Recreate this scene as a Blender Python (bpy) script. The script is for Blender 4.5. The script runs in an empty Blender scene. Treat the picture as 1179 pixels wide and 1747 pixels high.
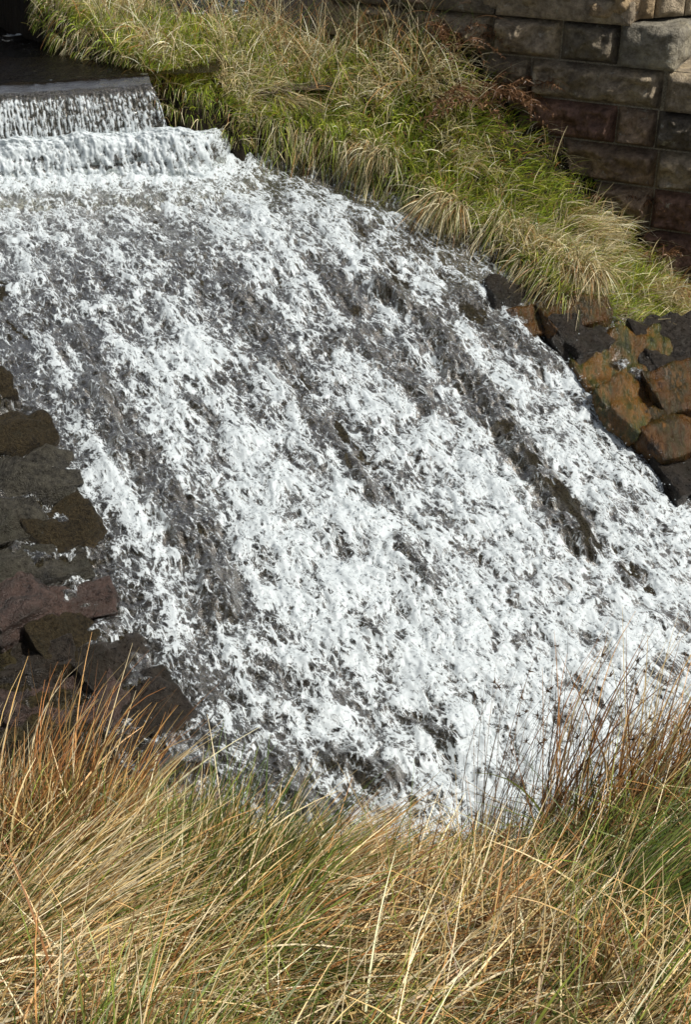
import bpy, bmesh, math, random
import numpy as np
from mathutils import Vector, noise as mnoise

# ------------------------------------------------------------------ camera, sky, sun, exposure
scene = bpy.context.scene
C = scene.collection
R = math.radians
CAMZ = 5.0
PITCH = R(32.0)
VFOV = R(45.0)
W0, H0 = 1179.0, 1747.0
F = H0 / 2 / math.tan(VFOV / 2)

cd = bpy.data.cameras.new('camera')
cd.sensor_fit = 'VERTICAL'
cd.sensor_height = 24.0
cd.lens = 12.0 / math.tan(VFOV / 2)
cd.clip_start = 0.05
cd.clip_end = 500
cam = bpy.data.objects.new('camera', cd)
C.objects.link(cam)
cam.location = (0, 0, CAMZ)
cam.rotation_euler = (math.pi / 2 - PITCH, 0, 0)
scene.camera = cam

SUN_EL = R(50)
SUN_H = Vector((0.935, -0.33, 0)).normalized()
SUN_DIR = Vector((SUN_H.x * math.cos(SUN_EL), SUN_H.y * math.cos(SUN_EL), math.sin(SUN_EL)))
world = bpy.data.worlds.new('World')
scene.world = world
world.use_nodes = True
wn = world.node_tree
wn.nodes.clear()
wo = wn.nodes.new('ShaderNodeOutputWorld')
wb = wn.nodes.new('ShaderNodeBackground')
ws = wn.nodes.new('ShaderNodeTexSky')
ws.sky_type = 'NISHITA'
ws.sun_disc = False
ws.dust_density = 3.0
ws.ozone_density = 0.6
ws.sun_elevation = SUN_EL
ws.sun_rotation = math.atan2(SUN_H.x, SUN_H.y)
wb.inputs['Strength'].default_value = 0.085
wh = wn.nodes.new('ShaderNodeHueSaturation')
wh.inputs['Saturation'].default_value = 0.45
wn.links.new(ws.outputs[0], wh.inputs['Color'])
wn.links.new(wh.outputs[0], wb.inputs['Color'])
wn.links.new(wb.outputs[0], wo.inputs['Surface'])

sd = bpy.data.lights.new('sun', 'SUN')
sd.energy = 4.7
sd.angle = R(0.5)
sd.color = (1.0, 0.95, 0.87)
sun = bpy.data.objects.new('sun', sd)
C.objects.link(sun)
sun.rotation_euler = SUN_DIR.to_track_quat('Z', 'Y').to_euler()

scene.view_settings.view_transform = 'Standard'
scene.view_settings.look = 'None'
scene.view_settings.exposure = 0.28
scene.view_settings.gamma = 1.0
scene.view_settings.use_curve_mapping = False
scene.cycles.max_bounces = 8
scene.cycles.transparent_max_bounces = 12

rng = np.random.default_rng(7)
random.seed(7)

# ------------------------------------------------------------------ maths helpers
CP, SP = math.cos(PITCH), math.sin(PITCH)


def ray(px, py):
    u = (px - W0 / 2) / F
    v = (H0 / 2 - py) / F
    return np.array([u, CP + SP * v, -SP + CP * v])


def at_y(px, py, y):
    d = ray(px, py)
    return d * (y / d[1]) + np.array([0, 0, CAMZ])


def at_z(px, py, z):
    d = ray(px, py)
    return d * ((z - CAMZ) / d[2]) + np.array([0, 0, CAMZ])


def project(x, y, z):
    zz = z - CAMZ
    dep = y * CP - zz * SP
    up = y * SP + zz * CP
    return W0 / 2 + F * x / dep, H0 / 2 - F * up / dep


def _hash(ix, iy, seed):
    h = (ix.astype(np.int64) * 374761393 + iy.astype(np.int64) * 668265263 + seed * 1274126177) & 0xFFFFFFFF
    h = ((h ^ (h >> 13)) * 1274126177) & 0xFFFFFFFF
    h = (h ^ (h >> 16)) & 0xFFFFFFFF
    return h


_ANG = np.linspace(0, 2 * np.pi, 256, endpoint=False)
_GX, _GY = np.cos(_ANG).astype(np.float32), np.sin(_ANG).astype(np.float32)


def perlin(x, y, seed=0):
    """gradient noise, about -1..1"""
    x0 = np.floor(x).astype(np.int64)
    y0 = np.floor(y).astype(np.int64)
    fx = (x - x0).astype(np.float32)
    fy = (y - y0).astype(np.float32)
    u = fx * fx * fx * (fx * (fx * 6 - 15) + 10)
    v = fy * fy * fy * (fy * (fy * 6 - 15) + 10)

    def g(dx, dy):
        h = _hash(x0 + dx, y0 + dy, seed) & 255
        return _GX[h] * (fx - dx) + _GY[h] * (fy - dy)
    a = g(0, 0); b = g(1, 0); c = g(0, 1); d = g(1, 1)
    ab = a + u * (b - a)
    cdv = c + u * (d - c)
    return 1.5 * (ab + v * (cdv - ab))


def fbm(x, y, octv=4, seed=0, gain=0.5):
    s = 0
    amp = 1.0
    for i in range(octv):
        s = s + amp * perlin(x, y, seed + i * 17)
        x = x * 2.03 + 11.3
        y = y * 2.03 + 5.7
        amp *= gain
    return s


def ridged(x, y, octv=3, seed=0, gain=0.55):
    s = 0
    amp = 1.0
    tot = 0
    for i in range(octv):
        s = s + amp * (1 - np.abs(perlin(x, y, seed + i * 31)) * 1.6)
        tot += amp
        x = x * 2.1 + 3.3
        y = y * 2.1 + 9.1
        amp *= gain
    return s / tot


def smooth(lo, hi, x):
    t = np.clip((x - lo) / (hi - lo), 0, 1)
    return t * t * (3 - 2 * t)


def seg_dist(X, Y, pts):
    """distance to a polyline, and signed side (positive = left of travel)"""
    best = np.full(X.shape, 1e9)
    side = np.zeros(X.shape)
    along = np.zeros(X.shape)
    acc = 0.0
    for (ax, ay), (bx, by) in zip(pts[:-1], pts[1:]):
        dx, dy = bx - ax, by - ay
        L2 = dx * dx + dy * dy
        t = np.clip(((X - ax) * dx + (Y - ay) * dy) / L2, 0, 1)
        ex, ey = X - (ax + t * dx), Y - (ay + t * dy)
        d = np.sqrt(ex * ex + ey * ey)
        m = d < best
        best = np.where(m, d, best)
        side = np.where(m, np.sign(dx * (Y - ay) - dy * (X - ax)), side)
        along = np.where(m, acc + t * math.sqrt(L2), along)
        acc += math.sqrt(L2)
    return best, side, along


class TPS:
    """thin plate spline z(x, y) through scattered points"""
    def __init__(self, pts, lam=0.01):
        P = np.array(pts, float)
        self.xy = P[:, :2]
        n = len(P)
        d = np.linalg.norm(self.xy[:, None] - self.xy[None], axis=2)
        K = np.where(d > 0, d * d * np.log(d + 1e-12), 0) + lam * np.eye(n)
        A = np.zeros((n + 3, n + 3))
        A[:n, :n] = K
        A[:n, n] = 1
        A[:n, n + 1:] = self.xy
        A[n, :n] = 1
        A[n + 1:, :n] = self.xy.T
        b = np.zeros(n + 3)
        b[:n] = P[:, 2]
        self.w = np.linalg.solve(A, b)

    def __call__(self, X, Y):
        out = self.w[-3] + self.w[-2] * X + self.w[-1] * Y
        for (cx, cy), w in zip(self.xy, self.w):
            d2 = (X - cx) ** 2 + (Y - cy) ** 2
            out = out + w * 0.5 * d2 * np.log(d2 + 1e-12)
        return out


# ------------------------------------------------------------------ object helpers
def link_mesh(name, me, mat=None, parent=None):
    o = bpy.data.objects.new(name, me)
    C.objects.link(o)
    if mat is not None:
        me.materials.append(mat)
    if parent is not None:
        o.parent = parent
    return o


def np_mesh(name, V, Fq, attrs=None, smooth_shade=True):
    """V (n,3), Fq (m,4) or (m,3)"""
    me = bpy.data.meshes.new(name)
    V = np.ascontiguousarray(V, np.float32)
    Fq = np.ascontiguousarray(Fq, np.int32)
    n, k = Fq.shape
    me.vertices.add(len(V))
    me.vertices.foreach_set('co', V.ravel())
    me.loops.add(n * k)
    me.loops.foreach_set('vertex_index', Fq.ravel())
    me.polygons.add(n)
    me.polygons.foreach_set('loop_start', np.arange(0, n * k, k, dtype=np.int32))
    me.polygons.foreach_set('loop_total', np.full(n, k, np.int32))
    me.polygons.foreach_set('use_smooth', np.full(n, smooth_shade, bool))
    for an, av in (attrs or {}).items():
        av = np.ascontiguousarray(av, np.float32)
        if av.ndim == 1:
            a = me.attributes.new(an, 'FLOAT', 'POINT')
            a.data.foreach_set('value', av)
        else:
            if av.shape[1] == 3:
                av = np.concatenate([av, np.ones((len(av), 1), np.float32)], 1)
            a = me.attributes.new(an, 'FLOAT_COLOR', 'POINT')
            a.data.foreach_set('color', np.ascontiguousarray(av).ravel())
    me.update(calc_edges=True)
    return me


def grid_mesh(name, X, Y, Z, mask=None, attrs=None):
    """grid arrays (r,c); faces kept where the mask holds at all four corners"""
    r, c = X.shape
    idx = np.arange(r * c).reshape(r, c)
    q = np.stack([idx[:-1, :-1], idx[:-1, 1:], idx[1:, 1:], idx[1:, :-1]], -1).reshape(-1, 4)
    V = np.stack([X, Y, Z], -1).reshape(-1, 3)
    at = {k: v.reshape(r * c, -1) if v.ndim == 3 else v.ravel() for k, v in (attrs or {}).items()}
    if mask is not None:
        mk = mask.ravel()
        q = q[mk[q].all(1)]
        used = np.zeros(r * c, bool)
        used[q.ravel()] = True
        remap = np.cumsum(used) - 1
        q = remap[q]
        V = V[used]
        at = {k: v[used] for k, v in at.items()}
    return np_mesh(name, V, q, at)


def tag(o, label=None, cat=None, group=None, kind=None):
    if label:
        o['label'] = label
    if cat:
        o['category'] = cat
    if group:
        o['group'] = group
    if kind:
        o['kind'] = kind
    return o


def empty(name, loc):
    o = bpy.data.objects.new(name, None)
    o.empty_display_size = 0.2
    o.location = loc
    C.objects.link(o)
    return o


# ------------------------------------------------------------------ materials
class NT:
    def __init__(self, name):
        self.m = bpy.data.materials.new(name)
        self.m.use_nodes = True
        self.t = self.m.node_tree
        self.t.nodes.clear()
        self.out = self.t.nodes.new('ShaderNodeOutputMaterial')

    def n(self, typ, **kw):
        nd = self.t.nodes.new(typ)
        for k, v in kw.items():
            if k in nd.inputs:
                nd.inputs[k].default_value = v
            else:
                setattr(nd, k, v)
        return nd

    def l(self, a, b):
        self.t.links.new(a, b)

    def noise(self, scale, detail=4, rough=0.55, dist=0.0, vec=None):
        nd = self.n('ShaderNodeTexNoise')
        nd.inputs['Scale'].default_value = scale
        nd.inputs['Detail'].default_value = detail
        nd.inputs['Roughness'].default_value = rough
        nd.inputs['Distortion'].default_value = dist
        if vec is None:
            vec = self.geo()
        self.l(vec, nd.inputs['Vector'])
        return nd.outputs[0]

    def geo(self):
        if not hasattr(self, '_g'):
            self._g = self.n('ShaderNodeNewGeometry').outputs['Position']
        return self._g

    def ramp(self, fac, stops, interp='LINEAR'):
        nd = self.n('ShaderNodeValToRGB')
        cr = nd.color_ramp
        cr.interpolation = interp
        while len(cr.elements) > 1:
            cr.elements.remove(cr.elements[-1])
        for i, (p, c) in enumerate(stops):
            e = cr.elements[0] if i == 0 else cr.elements.new(p)
            e.position = p
            e.color = (*c, 1) if len(c) == 3 else c
        self.l(fac, nd.inputs[0])
        return nd.outputs[0]

    def mix(self, fac, a, b):
        nd = self.n('ShaderNodeMix', data_type='RGBA')
        for s, v in ((0, fac), (6, a), (7, b)):
            if isinstance(v, (int, float)):
                nd.inputs[s].default_value = v
            elif isinstance(v, tuple):
                nd.inputs[s].default_value = (*v, 1)
            else:
                self.l(v, nd.inputs[s])
        return nd.outputs[2]

    def math(self, op, a, b=None):
        nd = self.n('ShaderNodeMath', operation=op)
        for i, v in enumerate((a, b)):
            if v is None:
                continue
            if isinstance(v, (int, float)):
                nd.inputs[i].default_value = v
            else:
                self.l(v, nd.inputs[i])
        return nd.outputs[0]

    def bump(self, h, strength, dist):
        nd = self.n('ShaderNodeBump')
        nd.inputs['Strength'].default_value = strength
        nd.inputs['Distance'].default_value = dist
        self.l(h, nd.inputs['Height'])
        return nd.outputs[0]

    def attr(self, name):
        return self.n('ShaderNodeAttribute', attribute_name=name)


def rock_material(name, cols, rough=(0.12, 0.5), scale=5.0, bump=0.02, spec=0.5, wet=0.0, stain=None, speck=None, streak=False):
    t = NT(name)
    if streak:
        mp = t.n('ShaderNodeMapping')
        mp.inputs['Rotation'].default_value = (0, 0, -0.55)
        mp.inputs['Scale'].default_value = (1.9, 0.55, 0.8)
        t.l(t.geo(), mp.inputs[0])
        t._g = mp.outputs[0]
    p = t.n('ShaderNodeBsdfPrincipled')
    n1 = t.noise(scale, 6, 0.62, 0.4)
    n2 = t.noise(scale * 7, 5, 0.65)
    n3 = t.noise(scale * 26, 3, 0.6)
    n5 = t.noise(scale * 45, 2, 0.5)
    k = len(cols)
    nb_ = t.math('ADD', n1, t.math('MULTIPLY', t.math('SUBTRACT', n2, 0.5), 0.45))
    c1 = t.ramp(nb_, [(0.28 + 0.44 * i / max(1, k - 1), c) for i, c in enumerate(cols)])
    if stain:
        sx = t.n('ShaderNodeSeparateXYZ')
        t.l(t.geo(), sx.inputs[0])
        m_ = t.n('ShaderNodeMapRange')
        m_.inputs[1].default_value = stain[1]
        m_.inputs[2].default_value = stain[1] + 0.5
        t.l(t.math('ADD', sx.outputs[0], t.math('MULTIPLY', t.math('SUBTRACT', n1, 0.5), 1.2)), m_.inputs[0])
        c1 = t.mix(t.math('MULTIPLY', m_.outputs[0], t.ramp(n1, [(0.40, (0, 0, 0)), (0.58, (1, 1, 1))])), c1, stain[0])
    if speck:
        c1 = t.mix(t.ramp(n5, [(0.56, (0, 0, 0)), (0.66, (1, 1, 1))]), c1, speck)
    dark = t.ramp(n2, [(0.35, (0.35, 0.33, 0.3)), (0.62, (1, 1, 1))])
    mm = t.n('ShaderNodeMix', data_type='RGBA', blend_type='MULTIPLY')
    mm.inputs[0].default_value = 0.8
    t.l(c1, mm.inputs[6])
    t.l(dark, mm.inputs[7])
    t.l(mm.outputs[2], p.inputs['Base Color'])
    rr = t.n('ShaderNodeMapRange')
    rr.inputs[1].default_value = 0.3
    rr.inputs[2].default_value = 0.7
    rr.inputs[3].default_value = rough[0]
    rr.inputs[4].default_value = rough[1]
    t.l(n2, rr.inputs[0])
    t.l(rr.outputs[0], p.inputs['Roughness'])
    p.inputs['Specular IOR Level'].default_value = spec
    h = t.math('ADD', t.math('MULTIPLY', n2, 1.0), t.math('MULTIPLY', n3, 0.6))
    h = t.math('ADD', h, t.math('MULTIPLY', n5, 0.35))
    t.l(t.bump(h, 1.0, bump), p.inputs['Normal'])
    if wet:
        p.inputs['Coat Weight'].default_value = wet
        p.inputs['Coat Roughness'].default_value = 0.08
    t.l(p.outputs[0], t.out.inputs[0])
    return t.m


def grass_material(name, trans=0.36):
    t = NT(name)
    col = t.attr('Col').outputs['Color']
    d = t.n('ShaderNodeBsdfPrincipled')
    d.inputs['Roughness'].default_value = 0.42
    d.inputs['Specular IOR Level'].default_value = 0.35
    t.l(col, d.inputs['Base Color'])
    tr = t.n('ShaderNodeBsdfTranslucent')
    t.l(col, tr.inputs['Color'])
    mx = t.n('ShaderNodeMixShader')
    mx.inputs[0].default_value = trans
    t.l(d.outputs[0], mx.inputs[1])
    t.l(tr.outputs[0], mx.inputs[2])
    t.l(mx.outputs[0], t.out.inputs[0])
    return t.m


def soil_material(name, cols):
    return rock_material(name, cols, rough=(0.75, 0.95), scale=9, bump=0.03, spec=0.2)


def water_material(name, fine=1.0, tint=(0.62, 0.60, 0.52), flow=True, lace=1.0):
    """clear water over what lies beneath, mixed with white foam where the foam attribute says so"""
    t = NT(name)
    foam = t.attr('foam').outputs['Fac']
    vec = t.attr('Flow').outputs['Vector'] if flow else t.geo()
    nf = t.noise(48 * fine, 6, 0.74, 0.25, vec)
    nr2 = t.noise(70 * fine, 3, 0.6, 0.6, vec)
    wv = t.n('ShaderNodeTexNoise')
    wv.inputs['Scale'].default_value = 44 * fine
    wv.inputs['Detail'].default_value = 4
    t.l(vec, wv.inputs['Vector'])
    off = t.n('ShaderNodeVectorMath', operation='SCALE')
    off.inputs['Scale'].default_value = 0.045 / fine
    sub = t.n('ShaderNodeVectorMath', operation='SUBTRACT')
    sub.inputs[1].default_value = (0.5, 0.5, 0.5)
    t.l(wv.outputs[1], sub.inputs[0])
    t.l(sub.outputs[0], off.inputs[0])
    add = t.n('ShaderNodeVectorMath', operation='ADD')
    t.l(vec, add.inputs[0])
    t.l(off.outputs[0], add.inputs[1])

    def cells(sc):
        v = t.n('ShaderNodeTexVoronoi', feature='DISTANCE_TO_EDGE')
        v.inputs['Scale'].default_value = sc * fine
        t.l(add.outputs[0], v.inputs['Vector'])
        return v.outputs['Distance']
    c1, c2 = cells(30), cells(78)
    f = t.math('ADD', foam, t.math('MULTIPLY', t.math('SUBTRACT', nf, 0.5), 1.55 * lace))
    f = t.math('ADD', f, t.math('MULTIPLY', t.math('SUBTRACT', 0.17, c1), 1.6 * lace))
    f = t.math('ADD', f, t.math('MULTIPLY', t.math('SUBTRACT', 0.17, c2), 1.2 * lace))
    mr = t.n('ShaderNodeMapRange', interpolation_type='SMOOTHSTEP')
    mr.inputs[1].default_value = 0.20
    mr.inputs[2].default_value = 0.80
    t.l(f, mr.inputs[0])
    fac = mr.outputs[0]
    bmp = t.bump(t.math('ADD', nf, t.math('MULTIPLY', nr2, 0.4)), 0.8, 0.014)
    bmp2 = t.bump(f, 0.30, 0.005)
    tp = t.n('ShaderNodeBsdfTransparent')
    tp.inputs[0].default_value = (*tint, 1)
    gl = t.n('ShaderNodeBsdfGlossy')
    gl.inputs['Roughness'].default_value = 0.12
    gl.inputs['Color'].default_value = (0.72, 0.70, 0.67, 1)
    t.l(bmp, gl.inputs['Normal'])
    fr = t.n('ShaderNodeFresnel')
    fr.inputs[0].default_value = 1.33
    t.l(bmp, fr.inputs['Normal'])
    clear = t.n('ShaderNodeMixShader')
    t.l(fr.outputs[0], clear.inputs[0])
    t.l(tp.outputs[0], clear.inputs[1])
    t.l(gl.outputs[0], clear.inputs[2])
    p = t.n('ShaderNodeBsdfPrincipled')
    p.inputs['Base Color'].default_value = (0.58, 0.635, 0.66, 1)
    p.inputs['Roughness'].default_value = 0.4
    p.inputs['Specular IOR Level'].default_value = 0.3
    t.l(bmp2, p.inputs['Normal'])
    tl = t.n('ShaderNodeBsdfTranslucent')
    tl.inputs[0].default_value = (0.58, 0.635, 0.66, 1)
    fm = t.n('ShaderNodeMixShader')
    fm.inputs[0].default_value = 0.30
    t.l(p.outputs[0], fm.inputs[1])
    t.l(tl.outputs[0], fm.inputs[2])
    mx = t.n('ShaderNodeMixShader')
    t.l(fac, mx.inputs[0])
    t.l(clear.outputs[0], mx.inputs[1])
    t.l(fm.outputs[0], mx.inputs[2])
    t.l(mx.outputs[0], t.out.inputs[0])
    return t.m


M_grass = grass_material('grass')
M_rush = grass_material('rushes', 0.20)
M_water = water_material('white_water')
M_curtain = water_material('falling_water', tint=(0.8, 0.82, 0.8), flow=False, lace=0.7)
M_spray = water_material('spray_drops', flow=False, lace=0.2)
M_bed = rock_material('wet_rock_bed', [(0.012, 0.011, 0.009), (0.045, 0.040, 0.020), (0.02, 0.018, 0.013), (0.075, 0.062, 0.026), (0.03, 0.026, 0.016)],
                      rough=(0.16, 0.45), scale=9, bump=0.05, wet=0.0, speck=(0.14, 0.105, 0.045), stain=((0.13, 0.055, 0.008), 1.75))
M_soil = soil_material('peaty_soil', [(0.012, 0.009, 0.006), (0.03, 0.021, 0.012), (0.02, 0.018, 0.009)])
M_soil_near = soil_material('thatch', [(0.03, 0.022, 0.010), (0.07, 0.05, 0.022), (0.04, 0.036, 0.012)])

# ------------------------------------------------------------------ cascade frame: a runs down the fall line, b across it
GA = R(26)
G = np.array([math.sin(GA), -math.cos(GA)])
B = np.array([math.cos(GA), math.sin(GA)])
O = np.array([-1.6, 8.65])
ZTOP = CAMZ - 2.70
ZPOOL = CAMZ - 4.66


def ab(x, y):
    dx, dy = x - O[0], y - O[1]
    return dx * G[0] + dy * G[1], dx * B[0] + dy * B[1]


def xy(a, b):
    return O[0] + a * G[0] + b * B[0], O[1] + a * G[1] + b * B[1]


def plane_z(a):
    """the long profile of the rock apron: gentle crest, steady slope, plunge pool"""
    a = np.asarray(a, float)
    z = ZTOP - 0.26 * np.clip(a, -2, 0.8) - 0.447 * np.clip(a - 0.8, 0, None)
    k = 0.06
    zz = -k * np.logaddexp(-z / k, -(ZPOOL * np.ones_like(z)) / k)   # smooth min, not wanted: use max
    return np.where(z > ZPOOL, z, ZPOOL) + 0 * zz


def on_apron(px, py, dz=0.0):
    """where the sight line of a photograph point meets the apron"""
    d = ray(px, py)
    lo, hi = 2.0, 30.0
    for _ in range(60):
        t = (lo + hi) / 2
        p = d * t
        a, b = ab(p[0], p[1])
        if p[2] + CAMZ > plane_z(a) + dz:
            lo = t
        else:
            hi = t
    p = d * lo
    return np.array([p[0], p[1], p[2] + CAMZ])


def ab_line(pts):
    return [tuple(float(v) for v in ab(*on_apron(*p)[:2])) for p in pts]


RIGHT_EDGE = ab_line([(392, 290), (520, 308), (640, 345), (745, 405), (850, 475), (950, 560), (1025, 645), (1100, 730), (1190, 815), (1330, 960), (1500, 1130)])
LEFT_EDGE = ab_line([(-330, 250), (-190, 390), (-80, 500), (0, 590), (55, 680), (105, 770), (150, 880), (195, 960), (250, 1060), (290, 1140), (345, 1230), (410, 1310), (470, 1370), (540, 1420)])
# rocks that stand up through the flow: (line in the photograph, half width in m, height in m)
RIDGES = [
    ([(650, 490), (720, 540), (765, 590), (800, 650), (865, 730), (915, 800), (960, 860), (1000, 920)], 0.085, 0.11),
    ([(160, 665), (200, 730), (245, 790), (290, 850), (330, 920), (375, 990), (385, 1020)], 0.10, 0.08),
    ([(395, 480), (450, 560), (475, 610)], 0.08, 0.05),
    ([(560, 470), (610, 520)], 0.07, 0.05),
    ([(640, 600), (700, 650), (735, 690)], 0.07, 0.05),
    ([(520, 700), (580, 760), (640, 850)], 0.045, 0.04),
    ([(130, 560), (165, 640)], 0.05, 0.04),
    ([(680, 930), (730, 1000)], 0.06, 0.045),
    ([(320, 680), (365, 720)], 0.03, 0.04),
    ([(620, 1060), (650, 1085)], 0.03, 0.05),
    ([(1060, 960), (1075, 1000)], 0.03, 0.05),
    ([(570, 1290), (660, 1330)], 0.06, 0.06),
    ([(470, 1330), (560, 1400)], 0.07, 0.05),
    ([(820, 1325), (880, 1330)], 0.035, 0.06),
    ([(700, 1225), (770, 1270)], 0.04, 0.04),
    ([(930, 870), (985, 930)], 0.05, 0.05),
    ([(790, 500), (850, 560), (940, 620)], 0.10, 0.03),
    ([(850, 490), (930, 560)], 0.08, 0.03),
    ([(560, 590), (640, 560)], 0.05, 0.03),
]
RIDGES_AB = [(ab_line(p), w, h) for p, w, h in RIDGES]
# (centre of a broad thin-water area in the photograph, radius m, how thin)
THIN = [((200, 390), 0.45, 0.36), ((300, 440), 0.5, 0.30), ((60, 480), 0.45, 0.22), ((450, 380), 0.35, 0.15), ((850, 540), 0.35, 0.25), ((980, 650), 0.2, 0.2),
        ((1090, 780), 0.3, 0.12), ((330, 1180), 0.4, 0.20), ((410, 1080), 0.3, 0.14), ((720, 980), 0.3, 0.10), ((470, 570), 0.35, 0.22),
        ((180, 620), 0.3, 0.18), ((660, 650), 0.3, 0.16), ((600, 800), 0.3, 0.08), ((100, 560), 0.3, 0.12), ((300, 560), 0.3, 0.0), ((250, 940), 0.25, 0.12)]
# foam-rich runs
RICH = [((950, 660), 0.35, 0.30), ((750, 500), 0.2, 0.30), ((300, 600), 0.3, 0.18), ((500, 900), 0.5, 0.18), ((700, 800), 0.4, 0.14), ((620, 980), 0.4, 0.20),
        ((800, 1260), 0.6, 0.28), ((950, 1150), 0.6, 0.22), ((1100, 1000), 0.5, 0.20), ((1080, 880), 0.3, 0.2), ((480, 430), 0.3, 0.10), ((230, 860), 0.2, 0.20),
        ((780, 1080), 0.4, 0.12), ((640, 1240), 0.4, 0.1), ((1100, 1250), 0.6, 0.3), ((560, 330), 0.3, 0.15), ((200, 330), 0.5, 0.12), ((700, 1340), 0.5, 0.22)]


def ridge_height(A, Bq):
    h = np.zeros(A.shape)
    for line, w, hh in RIDGES_AB:
        d, _, _ = seg_dist(A, Bq, line)
        d = d + w * (0.75 * perlin(A * 4.5, Bq * 8, 91) + 0.45 * perlin(A * 13, Bq * 20, 93))
        h = np.maximum(h, hh * 1.05 * (0.78 + 0.4 * perlin(A * 3.1, Bq * 4, 95)) * (1 - smooth(w * 0.1, w * 1.6, d)))
    return h


# ------------------------------------------------------------------ banks
FAR_WATER = [(-9.0, 12.2), (-4.4, 11.3), (-3.0, 10.9), (-2.50, 10.25), (-2.22, 9.86), (-1.75, 9.40), (-1.42, 9.14), (-1.15, 9.12), (-0.92, 9.10), (-0.74, 9.02)]
for p in [(440, 283), (520, 296), (640, 330), (745, 390), (850, 455)]:
    q_ = on_apron(*p)
    FAR_WATER.append((float(q_[0]), float(q_[1])))
FAR_WATER += [tuple(map(float, at_y(px, py, yy)[:2])) for px, py, yy in [(930, 505, 7.95), (1000, 545, 7.85), (1090, 575, 7.85), (1180, 590, 7.9), (1330, 600, 8.0), (1700, 610, 8.2)]]
fp = []
for px, py, yy in [(130, 40, 9.95), (300, 150, 9.2), (430, 240, 9.0), (600, 312, 8.72), (750, 392, 8.32), (880, 484, 8.02), (1000, 520, 8.0), (1100, 545, 8.15), (1180, 560, 8.2),
                   (500, 150, 9.7), (600, 200, 9.5), (750, 280, 9.1), (900, 380, 8.85), (600, 80, 10.4), (400, 60, 10.3), (600, 17, 12.0), (250, 17, 11.5), (330, 90, 9.8), (200, 30, 10.5),
                   (400, 180, 9.3), (520, 230, 9.15), (680, 330, 8.75), (820, 400, 8.5), (960, 470, 8.25)]:
    fp.append(tuple(at_y(px, py, yy)))
WN = np.array([-0.43, -0.903]); WD = np.array([0.903, -0.43])
WP = at_y(1000, 100, 9.6)


def on_wall(px, py, off=0.0):
    d = ray(px, py)
    t = (WN @ WP[:2] + off) / (WN @ d[:2])
    return d * t + np.array([0, 0, CAMZ])


for px, py in [(800, 60), (880, 185), (940, 240), (1000, 295), (1070, 370), (1140, 450), (1190, 490)]:
    fp.append(tuple(on_wall(px, py)))
fp += [(0.3, 10.4, CAMZ - 2.0), (0, 14, CAMZ - 2.0), (-4, 14, CAMZ - 1.3), (-5, 11.9, CAMZ - 1.35), (-3.2, 11.2, CAMZ - 1.4), (-2.75, 10.9, CAMZ - 1.5), (3.4, 8.8, CAMZ - 3.8), (4.5, 8.2, CAMZ - 4.1)]
FAR = TPS(fp, 0.02)


def far_top(X, Y):
    return FAR(X, Y) + 0.035 * fbm(X * 2.6, Y * 2.6, 3, 701) + 0.015 * fbm(X * 9, Y * 9, 2, 711)


def far_ground(X, Y):
    d, side, al = seg_dist(X, Y, FAR_WATER)
    sd_ = np.where(side > 0, d, -d)
    k = smooth(-0.04, 0.13, sd_ + 0.04 * perlin(X * 7, Y * 7, 721))
    top = far_top(X, Y)
    return top - (1 - k) * 1.1 + 0.04 * (1 - k) * ridged(X * 13, Y * 13, 3, 731), sd_


# ------------------------------------------------------------------ rock bed
def bed_z(A, Bq):
    z = plane_z(A) - 0.045
    dR, sR, _ = seg_dist(A, Bq, RIGHT_EDGE)
    dL, sL, _ = seg_dist(A, Bq, LEFT_EDGE)
    outR = np.where(sR > 0, dR, 0)
    outL = np.where(sL < 0, dL, 0)
    z = z + ridge_height(A, Bq)
    z = z + 0.022 * fbm(Bq * 5, A * 2.6, 4, 3) + 0.010 * ridged(Bq * 14, A * 7, 3, 8) + 0.008 * fbm(Bq * 26, A * 20, 3, 13)
    out = np.maximum(outR, outL)
    # stepped ledges of the pitched stone margin
    led = A * 4.2 + 0.5 * perlin(A * 2, Bq * 2.5, 17)
    z = z + smooth(0.0, 0.15, out) * (0.07 * (led - np.floor(led)) - 0.03 + 0.03 * fbm(A * 7, Bq * 5, 3, 19))
    z = z + 0.10 * smooth(0, 0.25, outR) + 0.06 * smooth(0, 0.3, outL)
    return z


a1 = np.concatenate([np.arange(-1.2, 0, 0.03), np.arange(0, 5.2, 0.012), np.arange(5.2, 6.6, 0.03)])
b1 = np.concatenate([np.arange(-5.2, -2.4, 0.03), np.arange(-2.4, 3.4, 0.012), np.arange(3.4, 5.4, 0.03)])
A, Bq = np.meshgrid(a1, b1, indexing='ij')
X, Y = xy(A, Bq)
Z = bed_z(A, Bq)
_g, _s = far_ground(X, Y)
Z = np.where(_s > 0.02, np.minimum(Z, _g - 0.12), Z)
bed = link_mesh('rock_slope', grid_mesh('rock_slope', X, Y, Z), M_bed)
tag(bed, 'dark wet rock slope under the rushing white water', 'rock bed', kind='structure')

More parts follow.
